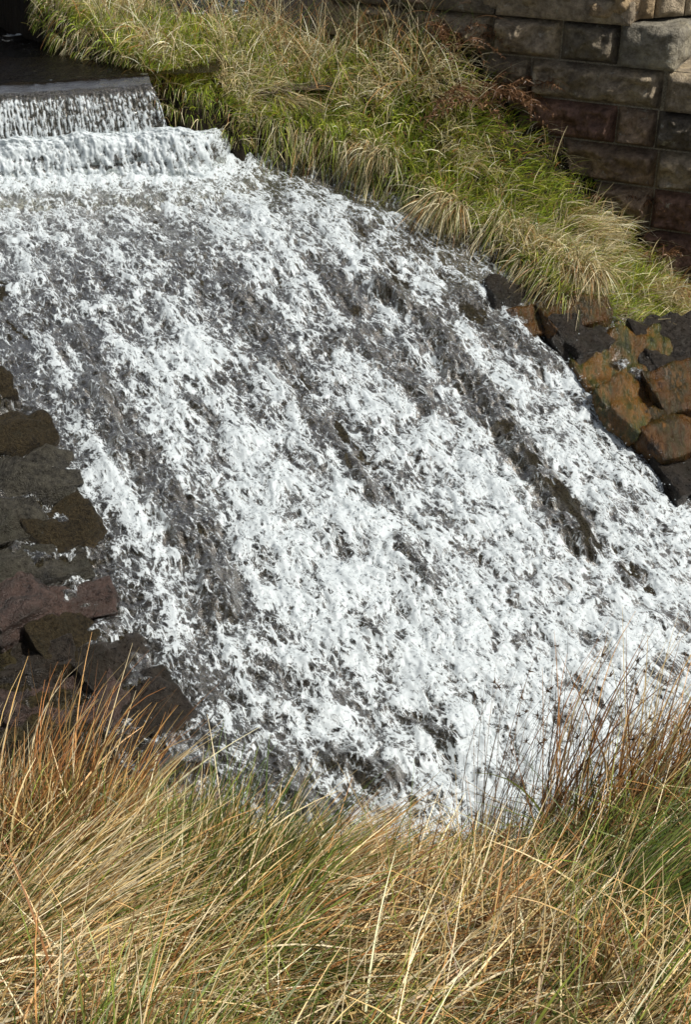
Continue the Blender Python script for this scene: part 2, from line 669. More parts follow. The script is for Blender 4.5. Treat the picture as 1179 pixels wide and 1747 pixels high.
# ------------------------------------------------------------------ cascade water
def cascade():
    st = 0.0075
    a1 = np.arange(-0.35, 5.9, st)
    b1 = np.arange(-2.6, 4.2, st)
    A, Bq = np.meshgrid(a1, b1, indexing='ij')
    dR, sR, _ = seg_dist(A, Bq, RIGHT_EDGE)
    dL, sL, _ = seg_dist(A, Bq, LEFT_EDGE)
    insR = np.where(sR > 0, -dR, dR)
    insL = np.where(sL < 0, -dL, dL)
    ins = np.minimum(insR, insL)
    ins = ins + 0.09 * perlin(A * 5, Bq * 5, 55) + 0.05 * perlin(A * 16, Bq * 16, 56)
    keep = ins > -0.75
    X, Y = xy(A, Bq)
    # fan-out of the flow
    bf = Bq / (1 + 0.05 * np.clip(A, 0, 5)) - 0.11 * A
    base = plane_z(A)
    pool = smooth(4.3, 5.0, A)
    # domain warp
    wx = fbm(bf * 7, A * 4.5, 3, 101)
    wy = fbm(bf * 7 + 40, A * 4.5, 3, 131)
    wx2 = fbm(bf * 24, A * 15, 2, 151)
    wy2 = fbm(bf * 24 + 9, A * 15, 2, 171)
    ub = bf + 0.028 * wx + 0.008 * wx2
    ua = A + 0.050 * wy + 0.014 * wy2
    big = 0.75 * fbm(bf * 2.3, A * 0.8, 3, 201) + 0.75 * perlin(bf * 5.5 + 0.3 * perlin(A * 2, bf * 3, 5), A * 0.55, 203) + 0.45 * perlin(bf * 12 + 0.4 * perlin(A * 3, bf * 5, 6), A * 1.2, 205)
    mid = fbm(ub * 7, ua * 4.0, 3, 221)
    mid2 = fbm(ub * 18, ua * 11, 3, 227)
    cov = -0.02 + 0.03 * smooth(0.5, 2.4, A) + 0.30 * pool
    for (p, rad, amt) in THIN:
        pa, pb = ab(*on_apron(*p)[:2])
        cov = cov - 0.40 * amt * np.exp(-(((A - pa) / (1.5 * rad)) ** 2 + ((Bq - pb) / rad) ** 2))
    for (p, rad, amt) in RICH:
        pa, pb = ab(*on_apron(*p)[:2])
        cov = cov + 0.75 * amt * np.exp(-(((A - pa) / (1.5 * rad)) ** 2 + ((Bq - pb) / rad) ** 2))
    cov = np.where(cov > 0.0, 0.5 * cov, cov)
    rh = ridge_height(A, Bq)
    for line, w_, hh in RIDGES_AB:
        d_, _, _ = seg_dist(A, Bq, line)
        d_ = d_ * 1.15 + 0.6 * w_ * perlin(A * 7, Bq * 11, 97) + 0.35 * w_ * perlin(A * 19, Bq * 27, 98)
        cov = cov - (0.45 + 7.0 * hh) * np.exp(-(np.clip(d_, 0, None) / (1.25 * w_)) ** 2)
    cov = cov - 0.20 * (1 - smooth(0.0, 0.30, ins))
    mass = cov + 0.24 * big + 0.32 * mid + 0.30 * mid2
    thr1 = np.clip(1 - np.abs(perlin(ub * 8.5, ua * 5.0, 241)) * 3.2, 0, 1)
    thr1b = np.clip(1 - np.abs(perlin(ub * 13 + 4, ua * 8.5, 247)) * 3.0, 0, 1)
    thr2 = np.clip(1 - np.abs(perlin(ub * 27, ua * 19, 261)) * 2.6, 0, 1)
    gate = smooth(-0.55, 0.25, mass)
    dens = 0.88 * smooth(-0.45, 0.75, mass) + (0.50 + 0.50 * gate) * (0.24 * thr1 + 0.22 * thr1b + 0.18 * thr2) - 0.11
    foam = np.clip(dens, -0.35, 1.0)
    lump = fbm(ub * 16, ua * 11, 3, 281)
    fine3 = fbm(ub * 40, ua * 30, 2, 291)
    roll = perlin(bf * 3.2, A * 5.5, 301)
    h = 0.022 * roll + 0.012 * lump + 0.026 * np.clip(mass, -0.3, 0.8) + 0.004 * thr1 + 0.004 * thr1b + 0.003 * thr2 + 0.004 * fine3
    h = h * (0.55 + 0.45 * smooth(0.0, 0.4, ins))
    z = base + h - 0.004 + 0.022 * big + 0.85 * rh
    film = smooth(0.06, -0.14, ins)
    zb_ = bed_z(A, Bq) + 0.007 + 0.006 * fine3
    z = z * (1 - film) + zb_ * film - 0.10 * smooth(-0.45, -0.7, ins)
    z = z - 0.05 * pool * 0
    trick = -0.05 + 0.28 * fbm(bf * 6, A * 5, 3, 311) + 0.12 * thr2
    fo = foam * (1 - film) + np.clip(trick, -0.35, 0.3) * film - 0.3 * smooth(-0.3, -0.6, ins)
    px, py = project(X, Y, z)
    keep &= (px > -500) & (px < 1700) & (py > 200)
    me = grid_mesh('water', X, Y, z, keep, {'foam': fo, 'Flow': np.stack([bf + 0.016 * wx + 0.004 * wx2, (A + 0.028 * wy + 0.006 * wy2) * 0.62, 0 * ua], -1)})
    o = link_mesh('water', me, M_water)
    tag(o, 'white foaming water rushing down the dark rock slope', 'water', kind='structure')
    # airborne spray: single drops and shreds torn off the foam
    sel = np.flatnonzero((keep & (dens > 0.55) & (ins > 0.05)).ravel())
    pick = rng.choice(sel, 16000)
    n = len(pick)
    cx = X.ravel()[pick]; cy = Y.ravel()[pick]
    hz = rng.exponential(0.030, n) + 0.004
    cz = z.ravel()[pick] + hz
    r = rng.uniform(0.0012, 0.0038, n) * np.where(rng.random(n) < 0.1, 1.5, 1)
    el = rng.uniform(1.0, 2.8, n)
    oc = np.array([[1, 0, 0], [-1, 0, 0], [0, 1, 0], [0, -1, 0], [0, 0, 1], [0, 0, -1]], float)
    fc = np.array([[0, 2, 4], [2, 1, 4], [1, 3, 4], [3, 0, 4], [2, 0, 5], [1, 2, 5], [3, 1, 5], [0, 3, 5]])
    dirs = rng.normal(size=(n, 3)); dirs[:, 2] += 0.5
    dirs /= np.linalg.norm(dirs, axis=1)[:, None]
    V = oc[None] * r[:, None, None]
    V = V + dirs[:, None, :] * ((V * dirs[:, None, :]).sum(2, keepdims=True)) * (el[:, None, None] - 1)
    V = V + np.stack([cx, cy, cz], 1)[:, None, :]
    Fm = (fc[None] + (np.arange(n) * 6)[:, None, None]).reshape(-1, 3)
    me = np_mesh('spray', V.reshape(-1, 3), Fm, {'foam': np.ones(n * 6)})
    s = link_mesh('spray', me, M_spray)
    tag(s, 'white drops of spray thrown up off the cascade', 'spray', kind='stuff')


cascade()

# ------------------------------------------------------------------ stepped weir at the head of the cascade
UP = CAMZ
LIP1 = [(-5.5, 7.92), (-2.38, 8.76), (-1.92, 8.885), (-1.50, 9.0), (-1.38, 9.03)]
LIP2 = [(-5.6, 7.70), (-2.39, 8.585), (-1.9, 8.72), (-1.40, 8.86), (-1.24, 8.89), (-1.10, 8.93), (-0.98, 9.02), (-0.94, 9.25)]
Z_UP = CAMZ - 2.035
Z_STEP = CAMZ - 2.395


def resample(pts, step):
    P = np.array(pts, float)
    seg = np.linalg.norm(np.diff(P, axis=0), axis=1)
    s = np.concatenate([[0], np.cumsum(seg)])
    q = np.arange(0, s[-1], step)
    x = np.interp(q, s, P[:, 0]); y = np.interp(q, s, P[:, 1])
    k = max(3, int(0.10 / step)) | 1
    ker = np.ones(k) / k
    xp = np.pad(x, k // 2, 'reflect', reflect_type='odd'); yp = np.pad(y, k // 2, 'reflect', reflect_type='odd')
    x = np.convolve(xp, ker, 'valid'); y = np.convolve(yp, ker, 'valid')
    tx, ty = np.gradient(x), np.gradient(y)
    L = np.hypot(tx, ty)
    return q, x, y, ty / L, -tx / L      # normal points downstream


def upper_fall():
    st = 0.006
    q, lx, ly, nx, ny = resample(LIP1, st)
    m = (lx > -3.4)
    q, lx, ly, nx, ny = q[m], lx[m], ly[m], nx[m], ny[m]
    tau = np.linspace(-0.6, 1.12, 110)
    U, T = np.meshgrid(q, tau, indexing='xy')
    f = np.where(T < 0, 0.30 * T, 0.13 * T)
    d = np.where(T < 0, 0.0, -0.40 * T ** 1.75)
    d = d - 0.045 * smooth(-0.6, 0.3, T) + 0.014 * perlin(U * 2.7, 0 * T, 441) + 0.006 * perlin(U * 8, 0 * T, 442)
    st1 = fbm(U * 48, T * 2.0, 3, 401)
    st2 = ridged(U * 70 + 0.6 * perlin(U * 9, T * 4, 4), T * 3.2, 2, 411)
    bl = perlin(U * 62, T * 12, 421)
    act = smooth(0.0, 0.35, T)
    f = f + act * (0.010 * st1 + 0.010 * st2 + 0.006 * bl)
    d = d + 0.004 * fbm(U * 7, T * 5, 3, 431) * (1 - act)
    foam = -0.9 * (1 - act) + act * np.clip(0.30 + 0.9 * (st2 - 0.55) + 0.45 * bl + 0.25 * st1 + 0.30 * fbm(U * 6, T * 1.2, 3, 451) + 0.15 * smooth(0.5, 1.0, T), -0.3, 0.9)
    fan = 0.10 * np.clip(T, 0, 2) * smooth(q[-1] - 0.35, q[-1], U) ** 2
    X = lx[None] + nx[None] * f + 0.966 * fan
    Y = ly[None] + ny[None] * f + 0.26 * fan
    Z = Z_UP + d
    o = link_mesh('upper_waterfall', grid_mesh('upper_waterfall', X, Y, Z, None, {'foam': foam}), M_curtain)
    tag(o, 'clear curtain of water falling over the upper weir step', 'waterfall', kind='structure')


def lower_fall():
    st = 0.006
    q, lx, ly, nx, ny = resample(LIP2, st)
    m = (lx > -3.4)
    q, lx, ly, nx, ny = q[m], lx[m], ly[m], nx[m], ny[m]
    tau = np.linspace(-0.75, 1.18, 150)
    U, T = np.meshgrid(q, tau, indexing='xy')
    f = np.where(T < 0, 0.24 * T, 0.15 * T)
    d = np.where(T < 0, 0.0, -0.36 * T ** 1.5)
    lum = fbm(U * 17, T * 5, 4, 501)
    big = fbm(U * 3.2, T * 1.2, 2, 505)
    rid = ridged(U * 30 + perlin(U * 8, T * 5, 7), T * 6, 3, 511)
    top = smooth(-0.75, -0.2, T) * (1 - smooth(0.2, 0.7, T))
    d = d + 0.045 * top + 0.012 * lum + 0.035 * big * top
    f = f + 0.018 * lum + 0.012 * rid + 0.03 * big
    dens = 0.82 - 0.36 * smooth(0.15, 0.9, T) + 0.9 * (rid - 0.55) * smooth(-0.2, 0.6, T) + 0.35 * lum
    sp = fbm(U * 10, T * 2.6, 3, 531)
    dens = dens - 1.3 * np.clip(sp - 0.30, 0, 1) * smooth(0.1, 0.5, T)
    endf = smooth(q[-1] - 0.36, q[-1] - 0.22, U)
    dens = dens - 0.30 * endf
    d = d - 0.06 * smooth(q[-1] - 0.50, q[-1] - 0.15, U) * (1 - 0.5 * smooth(0.3, 1.0, T))
    foam = np.clip(dens, -0.2, 0.95)
    X = lx[None] + nx[None] * f
    Y = ly[None] + ny[None] * f
    Z = Z_STEP + d
    o = link_mesh('lower_waterfall', grid_mesh('lower_waterfall', X, Y, Z, None, {'foam': foam}), M_curtain)
    tag(o, 'thick white foam spilling over the lower weir step', 'waterfall', kind='structure')
    # churned strip at the foot where the fall lands on the apron
    tau = np.linspace(-0.1, 1.0, 120)
    U, T = np.meshgrid(q, tau, indexing='xy')
    f = 0.08 + 0.40 * T
    X = lx[None] + nx[None] * f
    Y = ly[None] + ny[None] * f
    a_, b_ = ab(X, Y)
    lum = fbm(X * 11, Y * 11, 4, 551)
    rid = ridged(X * 16, Y * 20, 3, 561)
    Z = plane_z(a_) + 0.03 + 0.05 * (1 - smooth(0, 0.8, T)) + 0.025 * lum * (1 - 0.5 * T) - 0.10 * smooth(0.55, 1.0, T)
    foam = np.clip(0.62 - 0.6 * smooth(0.1, 0.8, T) + 0.40 * lum + 0.6 * (rid - 0.5), -0.3, 0.9)
    o = link_mesh('churned_water', grid_mesh('churned_water', X, Y, Z, None, {'foam': foam, 'Flow': np.stack([X, Y, 0 * X], -1)}), M_water)
    tag(o, 'churned foam where the lower fall lands on the rock slope', 'water', kind='structure')


upper_fall()
lower_fall()


def stream_water():
    xs = np.arange(-7, -0.9, 0.02)
    ys = np.arange(7.6, 16, 0.02)
    X, Y = np.meshgrid(xs, ys, indexing='xy')
    q, lx, ly, nx, ny = resample(LIP1, 0.02)
    d, side, _ = seg_dist(X, Y, [(-7.5, 7.38)] + LIP1 + [(-0.5, 9.25)])
    behind = (side > 0) & (d > 0.10)
    Z = Z_UP + 0.004 + 0.008 * fbm(X * 3, Y * 2.2, 4, 601) + 0.007 * fbm(X * 14, Y * 8, 3, 603) + 0.03 * fbm(X * 4, Y * 6, 3, 611) * smooth(10.1, 10.6, Y)
    foam = np.clip(0.25 * ridged(X * 7, Y * 14, 3, 621) - 0.16, 0, 1) + np.clip(0.9 * fbm(X * 5, Y * 9, 4, 631) - 0.1, 0, 1) * smooth(10.15, 10.45, Y)
    foam = np.where(foam < 0.02, -0.22, foam)
    o = link_mesh('stream', grid_mesh('stream', X, Y, Z, behind, {'foam': foam}), M_stream)
    tag(o, 'dark smooth stream above the upper weir step', 'stream', kind='structure')


M_stream = water_material('stream_water', fine=0.6, tint=(0.40, 0.32, 0.22), flow=False, lace=0.5)
stream_water()


def sill_block(name, lip, back, z_top, z_bot, inset):
    """a stone sill that the water runs over"""
    q, lx, ly, nx, ny = resample(lip, 0.06)
    V, Fq = [], []
    prof = [(-back, z_bot), (-back, z_top), (-0.06, z_top), (-0.015, z_top - 0.02), (inset, z_top - 0.06), (inset, z_bot)]
    n = len(prof)
    for i in range(len(q)):
        for j, (f, z) in enumerate(prof):
            k = 0.012 * perlin(np.array([q[i] * 9.0]), np.array([z * 14.0 + j]), 71)[0]
            V.append((lx[i] + nx[i] * (f + k), ly[i] + ny[i] * (f + k), z + k * 0.5))
    for i in range(len(q) - 1):
        for j in range(n - 1):
            Fq.append((i * n + j, i * n + j + 1, (i + 1) * n + j + 1, (i + 1) * n + j))
    return np_mesh(name, np.array(V), np.array(Fq), smooth_shade=False)


weir = empty('stone_weir', (-2.2, 8.9, CAMZ - 2.8))
for nm, lp, bk, zt, zb, ins in (('step', LIP1, 1.2, Z_UP - 0.05, CAMZ - 3.1, -0.02), ('step', LIP2[:-3], 0.5, Z_STEP - 0.05, CAMZ - 3.1, -0.02)):
    o = link_mesh(nm, sill_block(nm, lp, bk, zt, zb, ins), M_bed)
    o.parent = weir
    o.matrix_parent_inverse = weir.matrix_world.inverted()
    o.location = -weir.location
    o.matrix_parent_inverse.identity()
tag(weir, 'two dark stone weir steps beneath the two falls of water', 'weir')
sb = grid_mesh('stream_bed', *np.meshgrid(np.arange(-8, 0, 0.1), np.arange(7, 17, 0.1)), np.full((100, 80), CAMZ - 2.22))
o = link_mesh('stream_bed', sb, rock_material('stream_bed', [(0.02, 0.013, 0.007), (0.06, 0.035, 0.015)], scale=8))
# keep the bed only behind the weir
bmm = bmesh.new(); bmm.from_mesh(sb)
dead = []
for f_ in bmm.faces:
    c_ = f_.calc_center_median()
    dd, ss, _ = seg_dist(np.array([c_.x]), np.array([c_.y]), [(-8.5, 7.11)] + LIP1 + [(0.5, 9.5)])
    if ss[0] <= 0 or dd[0] < 0.2:
        dead.append(f_)
bmesh.ops.delete(bmm, geom=dead, context='FACES')
bmm.to_mesh(sb); bmm.free()
tag(o, 'brown bed of the stream above the weir', 'stream bed', kind='structure')

# ------------------------------------------------------------------ bank surfaces
gx, gy = np.meshgrid(np.arange(-8.5, 6.0, 0.03), np.arange(6.5, 16, 0.03), indexing='xy')
gz, gsd = far_ground(gx, gy)
gb = link_mesh('far_bank', grid_mesh('far_bank', gx, gy, gz, gsd > -0.35), M_soil)
tag(gb, 'peaty bank under the grass on the far side of the cascade', 'bank', kind='structure')

# left bank of the upper stream, out of the light
LBK = [(-9.0, 11.4), (-5.4, 10.6), (-4.2, 11.3), (-9, 15.5)]

NEAR_EDGE_PX = [(-900, 1300, -3.0), (-400, 1380, -3.05), (0, 1395, -3.12), (200, 1390, -3.2), (330, 1415, -3.32), (440, 1450, -3.45), (600, 1462, -3.5), (800, 1450, -3.5), (1000, 1425, -3.42), (1179, 1380, -3.25), (1600, 1350, -3.15), (2200, 1300, -3.0)]
NEAR_EDGE = [tuple(map(float, at_z(px, py, CAMZ + z)[:2])) for px, py, z in NEAR_EDGE_PX]
npnts = [tuple(at_z(px, py, CAMZ + z)) for px, py, z in NEAR_EDGE_PX]
npnts += [tuple(at_z(px, py, CAMZ + z)) for px, py, z in [(0, 1747, -2.85), (589, 1747, -2.95), (1179, 1747, -2.8), (0, 1500, -2.98), (589, 1580, -3.18), (1179, 1500, -3.0), (-600, 1747, -2.7), (1800, 1747, -2.7)]]
npnts += [(-3, 0, CAMZ - 1.7), (0, 0, CAMZ - 1.7), (3, 0, CAMZ - 1.7), (-3, -2, CAMZ - 1.5), (3, -2, CAMZ - 1.5)]
NEAR = TPS(npnts, 0.02)


def near_ground(X, Y):
    d, side, al = seg_dist(X, Y, NEAR_EDGE)
    sd_ = np.where(side < 0, d, -d)       # positive on the camera's side
    top = NEAR(X, Y) + 0.05 * fbm(X * 2.2, Y * 2.2, 3, 801)
    drop = np.clip(-sd_, 0, None)
    return np.maximum(top - 1.35 * drop - 0.5 * smooth(0, 0.25, drop) * 0.3, CAMZ - 5.2), sd_


gx, gy = np.meshgrid(np.arange(-5.5, 5.5, 0.04), np.arange(-2.5, 5.2, 0.04), indexing='xy')
gz, gsd = near_ground(gx, gy)
nb = link_mesh('near_bank', grid_mesh('near_bank', gx, gy, gz, gsd > -1.35), M_soil_near)
tag(nb, 'sloping bank under the dry grass on the near side', 'bank', kind='structure')

# ------------------------------------------------------------------ masonry wall
def stone_wall_material():
    t = NT('rock_faced_sandstone')
    p = t.n('ShaderNodeBsdfPrincipled')
    base = t.attr('Col').outputs['Color']
    n1 = t.noise(3.5, 6, 0.65, 0.5)
    n2 = t.noise(22, 6, 0.7)
    n3 = t.noise(90, 3, 0.6)
    tint = t.ramp(n1, [(0.30, (0.45, 0.42, 0.42)), (0.5, (0.95, 0.9, 0.85)), (0.68, (1.35, 1.25, 1.05))])
    mm = t.n('ShaderNodeMix', data_type='RGBA', blend_type='MULTIPLY'); mm.inputs[0].default_value = 1.0
    t.l(base, mm.inputs[6]); t.l(tint, mm.inputs[7])
    gr = t.ramp(n2, [(0.33, (0.45, 0.43, 0.4)), (0.62, (1.25, 1.25, 1.25))])
    m2 = t.n('ShaderNodeMix', data_type='RGBA', blend_type='MULTIPLY'); m2.inputs[0].default_value = 0.85
    t.l(mm.outputs[2], m2.inputs[6]); t.l(gr, m2.inputs[7])
    lich = t.ramp(t.noise(7.0, 7, 0.72, 0.6), [(0.60, (0, 0, 0)), (0.68, (1, 1, 1))])
    c = t.mix(t.math('MULTIPLY', lich, 0.6), m2.outputs[2], (0.42, 0.42, 0.36))
    t.l(c, p.inputs['Base Color'])
    p.inputs['Roughness'].default_value = 0.85
    p.inputs['Specular IOR Level'].default_value = 0.25
    h = t.math('ADD', n2, t.math('MULTIPLY', n3, 0.4))
    n4 = t.noise(9, 5, 0.7, 0.4)
    h = t.math('ADD', h, t.math('MULTIPLY', n4, 2.0))
    t.l(t.bump(h, 1.0, 0.022), p.inputs['Normal'])
    t.l(p.outputs[0], t.out.inputs[0])
    return t.m


M_stone = stone_wall_material()
M_mortar = rock_material('lime_mortar', [(0.26, 0.23, 0.17), (0.40, 0.36, 0.28)], rough=(0.8, 0.95), scale=12, bump=0.004, spec=0.2)


def wall_s(px, py):
    p = on_wall(px, py)
    return float((p[:2] - WP[:2]) @ WD), float(p[2])


def wpt(s, off, z):
    """s along the wall, off out of its face, z up"""
    return np.array([WP[0] + WD[0] * s + WN[0] * off, WP[1] + WD[1] * s + WN[1] * off, z])


class MeshAcc:
    def __init__(self):
        self.V = []; self.F = []; self.C = []; self.n = 0

    def grid(self, P, col):
        """P (r,c,3)"""
        r, c, _ = P.shape
        idx = np.arange(r * c).reshape(r, c) + self.n
        self.V.append(P.reshape(-1, 3))
        self.F.append(np.stack([idx[:-1, :-1], idx[:-1, 1:], idx[1:, 1:], idx[1:, :-1]], -1).reshape(-1, 4))
        self.C.append(np.tile(np.array(col, float), (r * c, 1)))
        self.n += r * c

    def mesh(self, name, sm=True):
        return np_mesh(name, np.concatenate(self.V), np.concatenate(self.F), {'Col': np.concatenate(self.C)}, sm)


def relief(U, V, w, h, seed, amp):
    """pitched, hewn face: bold chunks away from a drafted margin"""
    e = np.minimum(np.minimum(U, w - U), np.minimum(V, h - V))
    m = smooth(0.0, 0.05, e)
    n = ridged(U * 4.5 + seed, V * 6 + seed * 2, 2, seed) * 0.6 + 0.5 * fbm(U * 8 + seed, V * 9, 4, seed + 5)
    st = np.floor((fbm(U * 3.2 + 7, V * 4.2 + seed, 2, seed + 9) + 1) * 3.5) / 3.5
    fac = np.maximum(perlin(U * 5 + V * 3 + seed, V * 7, seed + 3), perlin(U * 6 - V * 5, V * 5 + seed, seed + 4))
    return amp * m * (0.45 + 0.40 * n + 0.55 * fac + 0.40 * (st - 1)) - 0.012 * (1 - smooth(0, 0.012, e))


def block(acc, s0, s1, z0, z1, off, depth, seed, col, amp=0.035):
    """one ashlar block with a hewn front and a hewn right-hand return"""
    g = 0.007
    s0 += g; s1 -= g; z0 += g; z1 -= g
    w, h = s1 - s0, z1 - z0
    nu = max(4, int(w / 0.012)); nv = max(4, int(h / 0.012))
    U, V = np.meshgrid(np.linspace(0, w, nu), np.linspace(0, h, nv), indexing='xy')
    rr = relief(U, V, w, h, seed, amp) + off
    P = np.stack([WP[0] + WD[0] * (s0 + U) + WN[0] * rr, WP[1] + WD[1] * (s0 + U) + WN[1] * rr, z0 + V], -1)
    acc.grid(P, col)
    # right return
    nd = max(4, int(depth / 0.03))
    D, V2 = np.meshgrid(np.linspace(0, depth, nd), np.linspace(0, h, nv), indexing='xy')
    r2 = relief(D, V2, depth, h, seed + 40, amp * 0.8)
    edge = smooth(0, 0.04, D)
    P2 = np.stack([WP[0] + WD[0] * (s1 + r2 * edge) + WN[0] * (off - 0.012 - D), WP[1] + WD[1] * (s1 + r2 * edge) + WN[1] * (off - 0.012 - D), z0 + V2], -1)
    acc.grid(P2, col)
    for (zz, flip) in ((z1, 1), (z0, -1)):
        ns = max(3, int(w / 0.05))
        S, D3 = np.meshgrid(np.linspace(0, w, ns), np.linspace(0, depth, nd), indexing='xy')
        bump_ = 0.010 * fbm(S * 7 + seed, D3 * 7, 3, seed + 60) * flip
        e = np.minimum(np.minimum(S, w - S), D3)
        bump_ = bump_ * smooth(0, 0.06, e)
        P3 = np.stack([WP[0] + WD[0] * (s0 + S) + WN[0] * (off - 0.012 - D3), WP[1] + WD[1] * (s0 + S) + WN[1] * (off - 0.012 - D3), zz + bump_], -1)
        acc.grid(P3, col)
    # left side
    P4 = np.stack([np.stack([wpt(s0, off - 0.012, z0), wpt(s0, off - depth, z0)]), np.stack([wpt(s0, off - 0.012, z1), wpt(s0, off - depth, z1)])])
    acc.grid(P4, col)


# course boundaries read off the photograph at one place, then level along the wall
ZL = [on_wall(1000, y)[2] for y in (-95, -30, 36, 107, 174, 240, 306, 374, 445, 520, 610)]
SX = lambda px, py: wall_s(px, py)[0]
GREY = (0.27, 0.235, 0.175); BROWN = (0.22, 0.17, 0.125); RED = (0.19, 0.12, 0.095); DARK = (0.13, 0.118, 0.095); OCHRE = (0.28, 0.22, 0.14)
wall_root = empty('stone_wall', tuple(wpt(0.0, 0.0, ZL[-1])))
acc = MeshAcc(); cap = MeshAcc(); pier = MeshAcc()
far_s = SX(560, 60)


def course(k, joints, end, off, cols, seed, quoin_cols=None, depth=2.2):
    zt, zb = ZL[k], ZL[k + 1]
    js = [far_s] + joints + [end]
    for i in range(len(js) - 1):
        if js[i + 1] - js[i] < 0.03:
            continue
        block(acc, js[i], js[i + 1], zb, zt, off, depth if i == len(js) - 2 else 0.3, seed + i * 13, cols[i % len(cols)], amp=0.13)


# upper courses (partly above the picture), the projecting string course, then the courses below
course(0, [SX(720, -60), SX(930, -60)], SX(1075, -60), 0.0, [GREY, BROWN, DARK], 1000)
course(1, [SX(820, 0), SX(990, 0)], SX(1085, 10), 0.0, [BROWN, GREY, OCHRE], 1100)
course(2, [SX(840, 70), SX(958, 70), SX(1058, 70)], SX(1058, 70), 0.0, [GREY, GREY, DARK], 1300)
course(3, [SX(760, 130), SX(905, 130)], SX(1134, 130), 0.0, [BROWN, GREY, GREY], 1400)
course(4, [SX(860, 210), SX(1052, 210), SX(1120, 220)], SX(1290, 220), 0.0, [BROWN, RED, BROWN, DARK], 1500)
course(5, [SX(960, 280), SX(1121, 280)], SX(1400, 280), 0.0, [RED, BROWN, GREY], 1600)
course(6, [SX(1010, 350), SX(1113, 350)], SX(1500, 350), 0.0, [RED, BROWN, RED], 1700)
course(7, [SX(1090, 420)], SX(1600, 400), 0.0, [RED, RED], 1800)
course(8, [SX(1060, 480), SX(1220, 480)], SX(1700, 480), 0.0, [BROWN, DARK, RED], 1900)
course(9, [SX(1060, 560), SX(1250, 560)], SX(1800, 560), 0.0, [BROWN, DARK, RED], 1950)
wf = link_mesh('masonry', acc.mesh('masonry'), M_stone)
# string course: shallow projecting band with a joint
for i, (p0, p1, cl) in enumerate([(560, 849, DARK), (849, 1083, GREY)]):
    block(cap, SX(p0, 30), SX(p1, 30), ZL[2] - 0.004, ZL[2] + 0.17, 0.075, 0.3 if i == 0 else 2.2, 2000 + i * 7, cl, amp=0.012)
sc = link_mesh('string_course', cap.mesh('string_course'), M_stone)
# stepped quoins that project and catch the sun on their returns
block(pier, SX(1060, 80), SX(1160, 80), ZL[3], ZL[2] + 0.02, 0.055, 2.2, 2100, (0.19, 0.185, 0.155), amp=0.05)
block(pier, SX(1138, 155), SX(1290, 155), ZL[4], ZL[3], 0.055, 2.2, 2200, GREY, amp=0.06)
# the splayed return above the ledge, turned into the sun
_keep = (WP, WD, WN)
_c = wpt(SX(1086, 20), -0.03, 0.0)
WP = np.array([_c[0], _c[1], _keep[0][2]])
WD = np.array([0.93, 0.367]); WN = np.array([0.367, -0.93])
spl = MeshAcc()
PALE = (0.42, 0.37, 0.27)
for k, js in ((0, [0.0, 0.3, 0.75, 1.2, 1.8]), (1, [0.0, 0.16, 0.42, 0.8, 1.25, 1.8])):
    for i in range(len(js) - 1):
        block(spl, js[i], js[i + 1], ZL[k + 1] + (0.024 if k == 1 else 0), ZL[k], 0.0, 0.6, 2300 + 31 * k + 7 * i, [PALE, OCHRE, GREY][(i + k) % 3], amp=0.05)
sw = link_mesh('splayed_return', spl.mesh('splayed_return'), M_stone)
WP, WD, WN = _keep
qn = link_mesh('quoin', pier.mesh('quoin'), M_stone)
mac = MeshAcc()
for k, e in ((0, 1050), (1, 1075), (2, 1150), (3, 1280), (4, 1280), (5, 1390), (6, 1490), (7, 1590), (8, 1690), (9, 1790)):
    s1 = SX(e, 30 + 60 * k) - 0.02
    for (pa, pb) in (((far_s, -0.016), (s1, -0.016)), ((s1, -0.016), (s1, -2.2))):
        P = np.stack([np.stack([wpt(pa[0], pa[1], ZL[k + 1]), wpt(pb[0], pb[1], ZL[k + 1])]), np.stack([wpt(pa[0], pa[1], ZL[k]), wpt(pb[0], pb[1], ZL[k])])])
        mac.grid(P, (0.3, 0.3, 0.3))
mo = link_mesh('mortar', mac.mesh('mortar', False), M_mortar)
for o in (wf, sc, qn, mo, sw):
    o.parent = wall_root
    o.location = -wall_root.location
tag(wall_root, 'dark rock-faced sandstone block wall with stepped end above the grassy bank', 'wall', kind='thing')

# ------------------------------------------------------------------ loose slabs at the cascade's edges
def slab(name, loc, size, rot, mat, label, group, seed, tilt=(0, 0), rough=0.085):
    me = bpy.data.meshes.new(name)
    bm = bmesh.new()
    bmesh.ops.create_cube(bm, size=2.0)
    bmesh.ops.subdivide_edges(bm, edges=bm.edges[:], cuts=13, use_grid_fill=True)
    sx, sy, sz = size
    for v in bm.verts:
        c = v.co
        # rounded box
        m = max(abs(c.x), abs(c.y), abs(c.z))
        s = c.normalized() * 1.25
        k = 0.16
        c = c.lerp(s, k)
        q = Vector((c.x * sx, c.y * sy, c.z * sz))
        n1 = mnoise.noise(q * 3.2 + Vector((seed * 3.7, 0, 0)))
        n2 = mnoise.noise(q * 8 + Vector((0, seed * 5.1, 0)))
        n3 = mnoise.noise(q * 22 + Vector((0, 0, seed * 2.3)))
        cell = mnoise.cell(Vector((q.x * 2.1 + seed, q.y * 2.1, q.z * 5))) - 0.5
        d = rough * (1.2 * n1 + 0.55 * n2 + 0.22 * n3 + 0.25 * cell)
        nn = Vector((c.x / sx, c.y / sy, c.z / sz)).normalized()
        q = q + nn * d
        v.co = q
    bm.normal_update()
    for f in bm.faces:
        f.smooth = True
    bm.to_mesh(me)
    bm.free()
    o = link_mesh(name, me, mat)
    o.location = loc
    o.rotation_euler = (tilt[0], tilt[1], rot)
    tag(o, label, 'rock', group)
    return o


